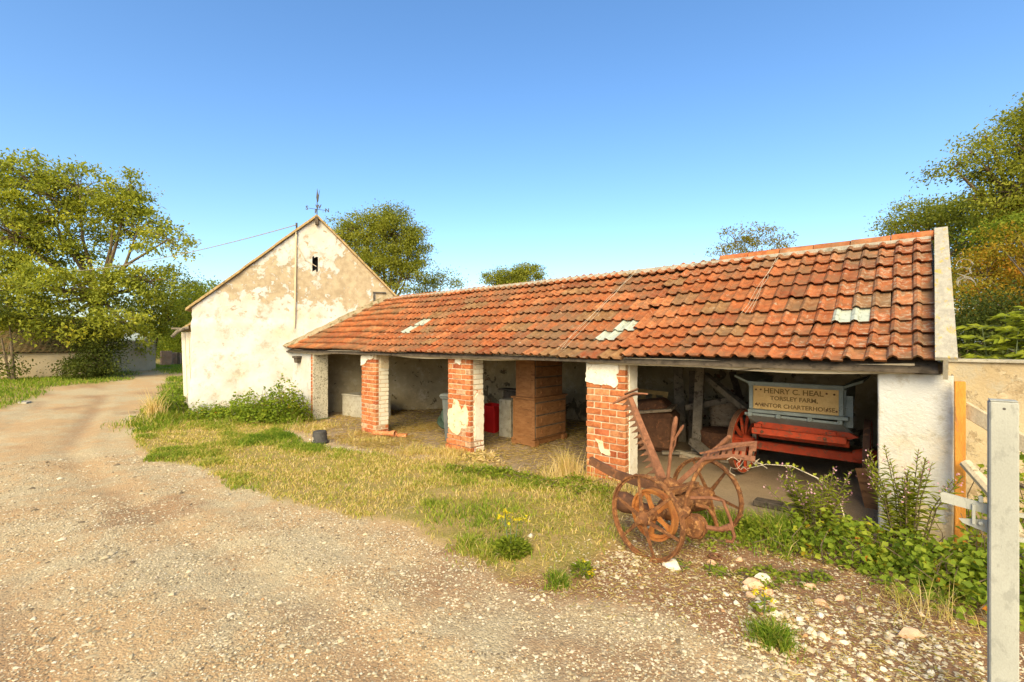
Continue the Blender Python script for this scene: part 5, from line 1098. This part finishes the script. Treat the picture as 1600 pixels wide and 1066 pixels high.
# grass beyond: left verge, lane side, behind
x1_, y1_ = scatter(60000, -40, -20.5, -3, 9); g1, _, _ = masks(x1_, y1_); x1_, y1_ = keep(x1_, y1_, g1*np.clip(2.2*(fbm(x1_*.7, y1_*.7, 0, 220)-.2), 0, 1))
o = blades('lane_grass', np.stack([x1_, y1_, gz(x1_, y1_)], 1), rng.uniform(.06, .2, len(x1_)), .025, .6, np.clip(.28+rng.normal(0, .16, len(x1_)), 0, 1), kind='stuff'); tag(o, 'bright green rough grass around the outbuilding and lane end', 'grass')
# dry straw on the bay floors and thatch on the verge
def straw(name, x, y, ln, label, tint_):
    n = len(x); a_ = rng.uniform(0, 6.28, n); d_ = np.stack([np.cos(a_), np.sin(a_), rng.uniform(-.05, .25, n)], 1)
    o = leaves(name, np.stack([x, y, gz(x, y)+rng.uniform(.006, .03, n)], 1), d_, np.tile([0, 0, 1.], (n, 1))+rng.normal(0, .3, (n, 3)), ln*rng.uniform(.5, 1.4, n), .006, tint_, 'blade', kind='stuff'); tag(o, label, 'straw')
x, y = scatter(46000, -13, -4, 5.0, 10.4); pr = sstep(.42, .62, fbm(x*.9, y*.9, 0, 230))*np.exp(-((x+8.2)/2.4)**2)+.2; x, y = keep(x, y, np.clip(pr, 0, 1)); straw('straw', x, y, .13, 'loose golden straw strewn over the floor of the open bays', np.clip(rng.normal(.86, .1, len(x)), 0, 1))
x, y = scatter(60000, -6.5, .4, 2.8, 5.8); _, sm, fm = masks(x, y); x, y = keep(x, y, np.clip(.15+.6*(fbm(x*2, y*2, 0, 240)-.35), 0, 1)*np.maximum(sm, .35)*(poly_sd(x, y, SOIL+[]) > -.1)); straw('dry_litter', x, y, .055, 'dry stalks and plant litter on the reddish soil', np.clip(rng.normal(.82, .14, len(x)), 0, 1))
x, y = scatter(60000, -12.5, -2.6, 4.6, 6.5); pr = np.exp(-((y-5.45)/.42)**2)*np.clip(2.6*(fbm(x*1.9, y*1.9, 0, 250)-.38), 0, 1); x, y = keep(x, y, pr)
o = blades('dry_grass', np.stack([x, y, gz(x, y)], 1), rng.uniform(.03, .14, len(x)), .010, 1.0, np.clip(rng.normal(.80, .16, len(x)), 0, 1), kind='stuff'); tag(o, 'dry straw-coloured grass fringe along the front of the open bays', 'grass')
def tuft(label, x0, y0, r, n, h, tint_, lean_=.7, group=None, w_=.008):
    a_ = rng.uniform(0, 6.28, n); q_ = np.minimum(np.abs(rng.normal(0, .62, n)), 1.6)*r; X_ = x0+q_*np.cos(a_)+(fbm(a_*1.5, a_*0, 0, int(n))-.5)*r; Y_ = y0+q_*np.sin(a_)
    root = thing('grass_tuft', label, 'grass tuft', (x0, y0, float(gz(x0, y0))), 0, group); o = blades('blades', np.stack([X_, Y_, gz(X_, Y_)], 1), h*rng.uniform(.35, 1.3, n)*(1-.4*q_/r), w_, lean_*1.15, np.clip(rng.normal(tint_, .12, n)+.45*(rng.random(n) < .14), 0, 1), parent=root, kind='stuff'); return root
tuft('round bright green grass tuft growing among the white rubble', -.69, 3.33, .13, 900, .15, .22, .9, w_=.006)
tuft('small dark green grass tuft at the edge of the gravel', -2.2, 3.06, .11, 550, .13, .22, .8, w_=.006)
tuft('pale grass tuft left of the ragwort', -3.30, 3.08, .16, 420, .13, .45, .8)
tuft('dry pale grass clump at the foot of the ragwort', -3.02, 3.05, .22, 600, .12, .50, .8)
tuft('tall dry straw-coloured grass against the third pillar', -4.0, 5.75, .28, 380, .48, .88, .45)
tuft('dry grass around the foot of the second pillar', -6.6, 5.78, .55, 900, .17, .80, .8)
tuft('tall pale dry grass stalks at the barn corner', -15.2, 2.75, .35, 260, .85, .92, .35, w_=.016)
tuft('long green grass under the far mower wheel', -1.45, 5.1, .42, 900, .22, .30, .7)
tuft('long bright grass growing below the cart bay', -1.0, 5.2, .45, 1300, .28, .26, .6)
tuft('wispy dry grass beside the gate post', .14, 4.3, .25, 60, .30, .85, .9, w_=.004)
tuft('dry stalks by the rubble near the gate post', -.05, 4.45, .3, 130, .13, .7, 1.2, w_=.005)
# leafy weed mounds
def mound(name, label, blobs_, n, mat, lf, tin, cat='weeds', stems=0, wid=.6, sd_=.2, group=None, tall=0.):
    bx_, by_ = blobs_[0][0], blobs_[0][1]; root = thing(name, label, cat, (bx_, by_, float(gz(bx_, by_))), 0, group); P = []; st_ = MB()
    w_ = np.array([b[2]*b[2]*b[3] for b in blobs_]); w_ = w_/w_.sum()
    for (cx_, cy_, r_, h_), ww in zip(blobs_, w_):
        m_ = int(n*ww)+6; a_ = rng.uniform(0, 6.28, m_); q_ = r_*np.sqrt(rng.random(m_)); X_ = cx_+q_*np.cos(a_); Y_ = cy_+q_*np.sin(a_)
        top = h_*(1-(q_/r_)**2*.8)*(.25+1.5*fbm(X_*4, Y_*4, 0, 300)**1.3); P.append(np.stack([X_, Y_, gz(X_, Y_)+top*rng.uniform(0.05, 1, m_)**.55], 1))
        for k in range(max(4, int(stems*ww))):
            a2 = random.uniform(0, 6.28); q2 = r_*math.sqrt(random.random())*.9; sx, sy = cx_+q2*math.cos(a2), cy_+q2*math.sin(a2); z_ = float(gz(sx, sy))
            st_.tube([(sx, sy, z_-.02), (sx+random.uniform(-.05, .05), sy+random.uniform(-.05, .05), z_+h_*.45), (sx+random.uniform(-.15, .15), sy+random.uniform(-.15, .15), z_+h_*.75)], [.006, .005, .003], 4, cap=False)
    P = np.concatenate(P); m_ = len(P); D = unit(rng.normal(size=(m_, 3))*np.array([1, 1, .5])); N = unit(rng.normal(0, .7, (m_, 3))+np.array([0, -.45, 1.])); L = lf*rng.uniform(.55, 1.3, m_)
    if st_.v: tag(st_.build('stems', 'bark', root), kind='stuff')
    hue = (fbm(P[:, 0]*4, P[:, 1]*4, P[:, 2]*4, 310)-.5)*.9
    leaves('foliage', P, D, N, L, L*wid, np.clip(tin+hue+rng.normal(0, sd_, m_), 0, 1), mat, root); return root
mound('bramble', 'sprawling green and yellowing bramble patch in front of the white pier', [(-.20,5.25,.50,.34),(-.55,5.15,.40,.34),(.15,5.10,.45,.32),(.42,4.85,.38,.34),(-.02,4.95,.40,.25),(.5,5.4,.4,.55),(-.85,5.2,.26,.26),(.30,4.65,.3,.2)], 3700, 'leaf_bramble', .055, .50, 'bramble', 60, .8, .20)
mound('bramble', 'tangled bramble and nettles behind the gate post', [(.75,5.3,.45,.75),(1.1,5.1,.5,.6),(.9,4.6,.45,.4),(1.3,5.8,.6,.85),(.75,6.3,.4,1.0)], 3800, 'leaf_bramble', .055, .50, 'bramble', 40, .8, .20)
mound('weed_patch', 'low green leafy weeds between the mower and brambles', [(-1.25,5.15,.32,.2),(-1.0,4.95,.3,.16),(-1.5,4.75,.3,.10),(-1.7,5.2,.3,.15)], 1500, 'leaf_bright', .042, .4, stems=10)
mound('weed_patch', 'small flat green weeds trailing over the rubble', [(-1.25,4.05,.12,.05),(-1.05,4.15,.12,.05),(-.92,4.3,.13,.06),(-.72,4.35,.15,.06),(-.6,4.5,.1,.06),(-1.55,4.0,.1,.04),(-.9,4.12,.1,.04)], 700, 'leaf_bright', .035, .35)
mound('weed_bank', 'thick bank of nettles and weeds along the foot of the barn gable', [(-13.4,4.95,.75,1.0),(-13.0,5.2,.6,1.2),(-14.0,4.65,.7,.8),(-14.7,4.15,.7,.6),(-12.75,5.4,.45,.95),(-15.3,3.8,.6,.5)], 7500, 'leaf_bramble', .085, .44, 'weeds', 70, .55, .17)
mound('weed_bank', 'green weeds climbing the broken corner of the barn', [(-15.75,3.2,.55,.7),(-16.2,3.25,.6,.85),(-16.9,3.7,.7,.8),(-15.4,2.75,.5,.4),(-17.8,4.3,.8,.8)], 4200, 'leaf_bramble', .09, .40, 'weeds', 40, .55, .15)
tuft('long green grass spilling from the barn corner', -15.0, 2.9, .75, 2200, .34, .34, .7, w_=.016)
tuft('long yellow-green grass by the hose at the shed jamb', -12.75, 5.35, .5, 900, .42, .42, .7, w_=.014)
tuft('rough grass along the front of the weed bank', -13.8, 4.35, .7, 1500, .22, .42, .7, w_=.014)
mound('weed_patch', 'bright green weeds in front of the third pillar', [(-3.55,5.35,.35,.16),(-3.95,5.25,.3,.15),(-4.35,5.2,.3,.14),(-3.2,5.3,.3,.14)], 1700, 'leaf_bright', .045, .35, stems=8)
mound('weed_patch', 'green weeds sprouting between the second and third pillars', [(-5.0,5.1,.28,.16),(-5.35,5.0,.25,.12),(-4.75,5.2,.2,.16),(-5.7,5.0,.25,.10)], 1200, 'leaf_bright', .05, .32, stems=8)
mound('cut_brush', 'pale dried thistle cuttings at the foot of the second pillar', [(-6.0,5.85,.35,.16),(-5.7,5.75,.25,.12)], 500, 'blade', .10, .85, 'cuttings', 0, .22)
# ragwort
def ragwort(label, x0, y0, r, n, stems_, hs):
    root = thing('ragwort', label, 'ragwort', (x0, y0, float(gz(x0, y0)))); z0_ = float(gz(x0, y0)); a_ = rng.uniform(0, 6.28, n); q_ = r*np.sqrt(rng.random(n))
    P = np.stack([x0+q_*np.cos(a_), y0+q_*np.sin(a_), z0_+.02+.11*(1-(q_/r)**2)*rng.random(n)**.6], 1); D = unit(np.stack([np.cos(a_), np.sin(a_), rng.uniform(.1, .9, n)], 1)+rng.normal(0, .35, (n, 3)))
    L = .055*rng.uniform(.6, 1.3, n); leaves('foliage', P, D, np.tile([0, 0, 1.], (n, 1))+rng.normal(0, .3, (n, 3)), L, L*.42, np.clip(rng.normal(.38, .18, n), 0, 1), 'leaf_bright', root)
    st_ = MB(); FP = []; LP = []
    for sx, sy, h_ in stems_:
        b_ = Vector((x0+sx*.3, y0+sy*.3, z0_)); t_ = Vector((x0+sx, y0+sy, z0_+h_)); st_.tube([b_, b_.lerp(t_, .5), t_], [.006, .005, .003], 5)
        for k in range(10): LP.append(b_.lerp(t_, .2+.75*k/10))
        for k in range(5):
            e_ = t_+Vector((random.uniform(-.06, .06), random.uniform(-.05, .05), random.uniform(-.05, .04))); st_.tube([b_.lerp(t_, .8), e_], .0025, 3, cap=False)
            for j in range(9): FP.append(e_+Vector((random.gauss(0, .010), random.gauss(0, .010), random.gauss(0, .006))))
    tag(st_.build('stems', 'hose_green', root), kind='stuff'); n2 = len(LP); leaves('stem_leaves', np.array(LP), rdir(n2)*np.array([1, 1, .4]), np.tile([0, 0, 1.], (n2, 1)), .05, .018, .5, 'leaf_bright', root)
    n3 = len(FP); leaves('flowers', np.array(FP), rdir(n3)*np.array([1, 1, .3]), np.tile([0, 0, 1.], (n3, 1))+rng.normal(0, .2, (n3, 3)), .022, .018, rng.random(n3), 'flower_yellow', root, 'stuff')
ragwort('ragwort with two tall yellow flower heads at the track edge', -2.88, 3.24, .17, 1100, [(-.10,.02,.36),(-.06,.06,.30),(.03,.08,.33),(-.13,.05,.27)], .4)
ragwort('small low ragwort with yellow buds beside the dark green tuft', -2.12, 3.30, .07, 110, [(.02,.03,.07)], .1)
ragwort('stunted ragwort with yellow flowers above the rubble tuft', -.80, 3.60, .05, 30, [(.0,.03,.13)], .2)
# rosebay willowherb
def willow(label, x0, y0, stems_):
    root = thing('willowherb', label, 'willowherb', (x0, y0, float(gz(x0, y0)))); z0_ = float(gz(x0, y0)); st_ = MB(); P = []; D = []; L = []; FP = []; T = []
    for dx, dy, h_, fl_ in stems_:
        b_ = Vector((x0+dx*.25, y0+dy*.25, z0_-.03)); t_ = Vector((x0+dx, y0+dy, z0_+h_)); m_ = b_.lerp(t_, .55)+Vector((-dx*.12, -dy*.12, .04)); st_.tube([b_, m_, t_], [.007, .005, .002], 5)
        n_ = int(h_*60)
        for k in range(n_):
            q = .18+.8*k/n_; p = (b_*(1-q)**2+m_*2*q*(1-q)+t_*q*q) if 0 else b_.lerp(m_, q/.55) if q < .55 else m_.lerp(t_, (q-.55)/.45)
            a_ = k*2.4; P.append(p); D.append((math.cos(a_), math.sin(a_), .45 if q < .8 else 1.1)); L.append((.095 if q < .8 else .055)*random.uniform(.7, 1.2)); T.append(random.uniform(.35, .95))
        for k in range(fl_): q = random.uniform(.78, 1.0); FP.append(b_.lerp(t_, q)+Vector((random.gauss(0, .022), random.gauss(0, .022), 0)))
    tag(st_.build('stems', 'bark', root), kind='stuff'); L = np.array(L); P = np.array([tuple(p) for p in P]); leaves('foliage', P, np.array(D), np.tile([0, 0, 1.], (len(P), 1))+rng.normal(0, .2, (len(P), 3)), L, L*.24, np.array(T), 'leaf_bright', root)
    if FP: FP = np.array([tuple(p) for p in FP]); n3 = len(FP); leaves('flowers', FP, rdir(n3), rdir(n3), .024, .016, rng.random(n3), 'flower_pink', root, 'stuff')
willow('pink-flowered willowherb clump in front of the cart wheel', -.72, 5.35, [(random.uniform(-.42, .30), random.uniform(-.2, .2), random.uniform(.42, .72), 9) for _ in range(26)])
willow('tall willowherb leaning across the white pier', -.05, 5.55, [(random.uniform(-.30, .28), random.uniform(-.2, .05), random.uniform(.60, .98), 6) for _ in range(20)]+[(.36, -.1, .80, 10), (.30, -.05, .74, 10)])
st_ = [(-.55,5.5,.62),(-.75,5.6,.80),(-1.0,5.7,.86),(-1.25,5.72,.83),(-1.45,5.75,.74)]
bs = thing('bramble_shoot', 'single arching bramble shoot with pale leaves across the cart bay', 'bramble', (-.45, 5.42, float(gz(-.45, 5.42))))
MB().tube([(-.45,5.42,.28)]+st_, [.007,.006,.006,.005,.004,.003], 5).build('stem', 'twine', bs, smooth=True)
lp = np.array([np.array(st_[i])*(1-q)+np.array(st_[i+1])*q for i in range(4) for q in (.15, .18, .5, .55, .85, .88)]); leaves('foliage', lp, rdir(len(lp))*np.array([1, 1, .3])+np.array([0, 0, .6]), np.tile([0, -.6, .8], (len(lp), 1)), .05, .032, .95, 'leaf_bright', bs)
# thin dead vines on the roof, wires on the barge board
vm = MB()
for k in range(3):
    pts = []
    for i in range(9):
        q = i/8; yy = RY-.1-(RY-EY-.1)*q; pts.append((-4.05+.06*k*q+random.uniform(-.03, .03)-.15*q, yy, EZ+(yy-EY)*(RZ-EZ)/(RY-EY)+.085))
    vm.tube(pts, .0022, 4)
tag(vm.build('dead_vine', 'twine'), 'thin dead vine strands lying down the middle of the tiled roof', 'vine')
vm = MB()
for k in range(3):
    pts = []
    for i in range(8):
        q = i/7; yy = RY-.3-(RY-EY-1.1)*q; pts.append((-1.62+.05*k*q+random.uniform(-.02, .02)-.12*q, yy, EZ+(yy-EY)*(RZ-EZ)/(RY-EY)+.09))
    vm.tube(pts, .002, 4)
tag(vm.build('dead_vine', 'twine'), 'short dead vine strands near the glass tile end of the roof', 'vine')
wm = MB()
for k in range(6):
    p = Vector((.37, 7.6-.1*k, 3.12-.06*k)); pts = [p]
    for i in range(6): p = p+Vector((.035*math.sin(i+k)+.02, random.uniform(-.04, .04), .05*math.cos(i*1.1+k))); pts.append(p)
    wm.tube(pts, .0035, 4)
tag(wm.build('loose_wire', 'cable'), kind='stuff'); tag(bpy.data.objects['loose_wire'], 'loose curled pale wires sticking out from the barge board', 'wire')

# ------------------------------------------------------------------ stones and gravel
lw = 'loose white limestone rubble lying on the reddish soil'
for (x_, y_, s_) in [(-.90,3.72,.10),(-.80,3.62,.08),(-.74,3.70,.07),(-.98,3.62,.07),(-.62,3.66,.06),(-.50,3.60,.09),(-.42,3.72,.07),(-.40,3.55,.10),(-.30,3.62,.06),(-.25,3.50,.07),(-.33,3.40,.06),(-.15,3.72,.07),(-.55,3.45,.06),(-.10,3.45,.05),(-.20,3.32,.05),(-1.10,3.70,.06),(-.66,3.52,.05),(0,3.8,.06),(.05,3.62,.05),(-.46,3.86,.06),(-1.2,3.55,.05),(-.82,3.86,.06),(-1.02,3.88,.07),(.12,3.95,.05),(.02,3.40,.05)]:
    s_ *= .8; rubble('stone', x_+random.uniform(-.06, .06), y_+random.uniform(-.06, .06), s_*random.uniform(.9, 1.3), s_*random.uniform(.8, 1.1), s_*.62, 'stone_white', lw, 'white rubble stones on the soil')
rubble('stone', -1.60, 3.93, .16, .13, .09, 'stone_white', 'pale flat limestone in front of the near mower wheel', None)
rubble('stone', -.97, 4.02, .16, .11, .08, 'stone_orange', 'orange sandstone lump beside the flat green weeds', None, .4)
rubble('stone', -.93, 4.17, .15, .12, .07, 'stone_white', 'pale square stone behind the orange sandstone lump', None, .3)
rubble('stone', -.02, 3.97, .17, .08, .07, 'stone_orange', 'broken tan brick end near the gate post', None, .7)
rubble('stone', -2.95, 3.62, .07, .06, .06, 'stone_white', 'lone white stone beside the ragwort flowers', None)
rubble('stone', -15.35, 2.85, .26, .2, .18, 'stone_white', 'white boulder at the broken barn corner', None)
rubble('stone', -15.0, 3.0, .24, .2, .15, 'stone_grey', 'grey boulder in the grass at the barn corner', None)
for (x_, y_) in [(-.52,4.05),(-.42,4.22),(-.62,4.28),(-.95,3.83),(-1.18,4.42),(-.30,4.12),(-.85,3.98),(-1.35,4.2)]:
    rubble('brick_fragment', x_, y_, .09*random.uniform(.7, 1.2), .06, .045, 'stone_orange', 'orange broken tile fragment on the soil below the brambles', 'tile fragments on the soil')
tag(MB().prism(jag([(-22.4,.55),(-21.8,.45),(-21.7,.65),(-22.2,.75)], .2, .05), .05, TR(0, 0, float(G(-22))+.0)).build('paving_slab', 'stone_grey'), 'pale flat slab in the grass left of the lane', 'slab')
def pebbles(name, x, y, sz, tint_, label, kind='stuff'):
    n = len(x); base_ = np.array([(1,0,0),(0,1,0),(-1,0,0),(0,-1,0),(0,0,1),(0,0,-1)], float); a_ = rng.uniform(0, 6.28, n); s3 = np.stack([sz*rng.uniform(.7, 1.3, n), sz*rng.uniform(.6, 1.1, n), sz*rng.uniform(.35, .75, n)], 1)
    V = base_[None]*s3[:, None]*rng.uniform(.7, 1.25, (n, 6, 1)); V[:, :, :2] += rng.normal(0, .18, (n, 6, 2))*sz[:, None, None]
    c_, s_ = np.cos(a_)[:, None], np.sin(a_)[:, None]; X_ = V[..., 0]*c_-V[..., 1]*s_; Y_ = V[..., 0]*s_+V[..., 1]*c_
    V = np.stack([X_+x[:, None], Y_+y[:, None], V[..., 2]+(gz(x, y)+s3[:, 2]*.25)[:, None]], -1).reshape(-1, 3)
    i = (np.arange(n)*6)[:, None, None]; F = (np.array([(0,1,4),(1,2,4),(2,3,4),(3,0,4)])[None]+i).reshape(-1, 3)
    o = npmesh(name, V, F, 'pebbles', attrs={'tint': np.repeat(np.clip(tint_, 0, 1), 6)}); tag(o, label, 'gravel', kind=kind)
n = 230000                                    # denser towards the camera: sample in range and bearing
th_ = rng.uniform(R_(-98), R_(18), n); rr = 1.3+11*rng.random(n)**1.7; x, y = rr*np.sin(th_), rr*np.cos(th_)
g0, s0_, f0 = masks(x, y); cl = fbm(x*.9, y*.9, 0, 400); k = (rng.random(n) < np.clip((1-g0)*(1-f0)*(1-.55*s0_)*(.25+1.7*(cl-.25)), 0, 1)) & (y < 5.6); x, y, rr = x[k], y[k], rr[k]
sz = .0036+.0085*rng.random(len(x))**2.4+.0007*rr; sz = np.where(rng.random(len(x)) < .03, sz*rng.uniform(1.5, 2.6, len(x)), sz)
pebbles('gravel', x, y, sz, np.where(rng.random(len(x)) < .015, 1., np.clip(rng.normal(.46, .27, len(x)), 0, .93)), 'pale loose gravel scattered over the farm track'); print('peb', len(x))
x, y = scatter(16000, -2.6, .6, 2.6, 4.6); _, sm, _ = masks(x, y); x, y = keep(x, y, np.clip(sm*(fbm(x*1.6, y*1.6, 0, 410)*2.4-.75)*sstep(4.6, 3.5, y), 0, 1)); sz = .006+.020*rng.random(len(x))**3
pebbles('rubble_chips', x, y, sz, np.where(rng.random(len(x)) < .06, 1., np.clip(rng.normal(.72, .16, len(x)), 0, .93)), 'pale stone chips scattered over the reddish rubble soil')
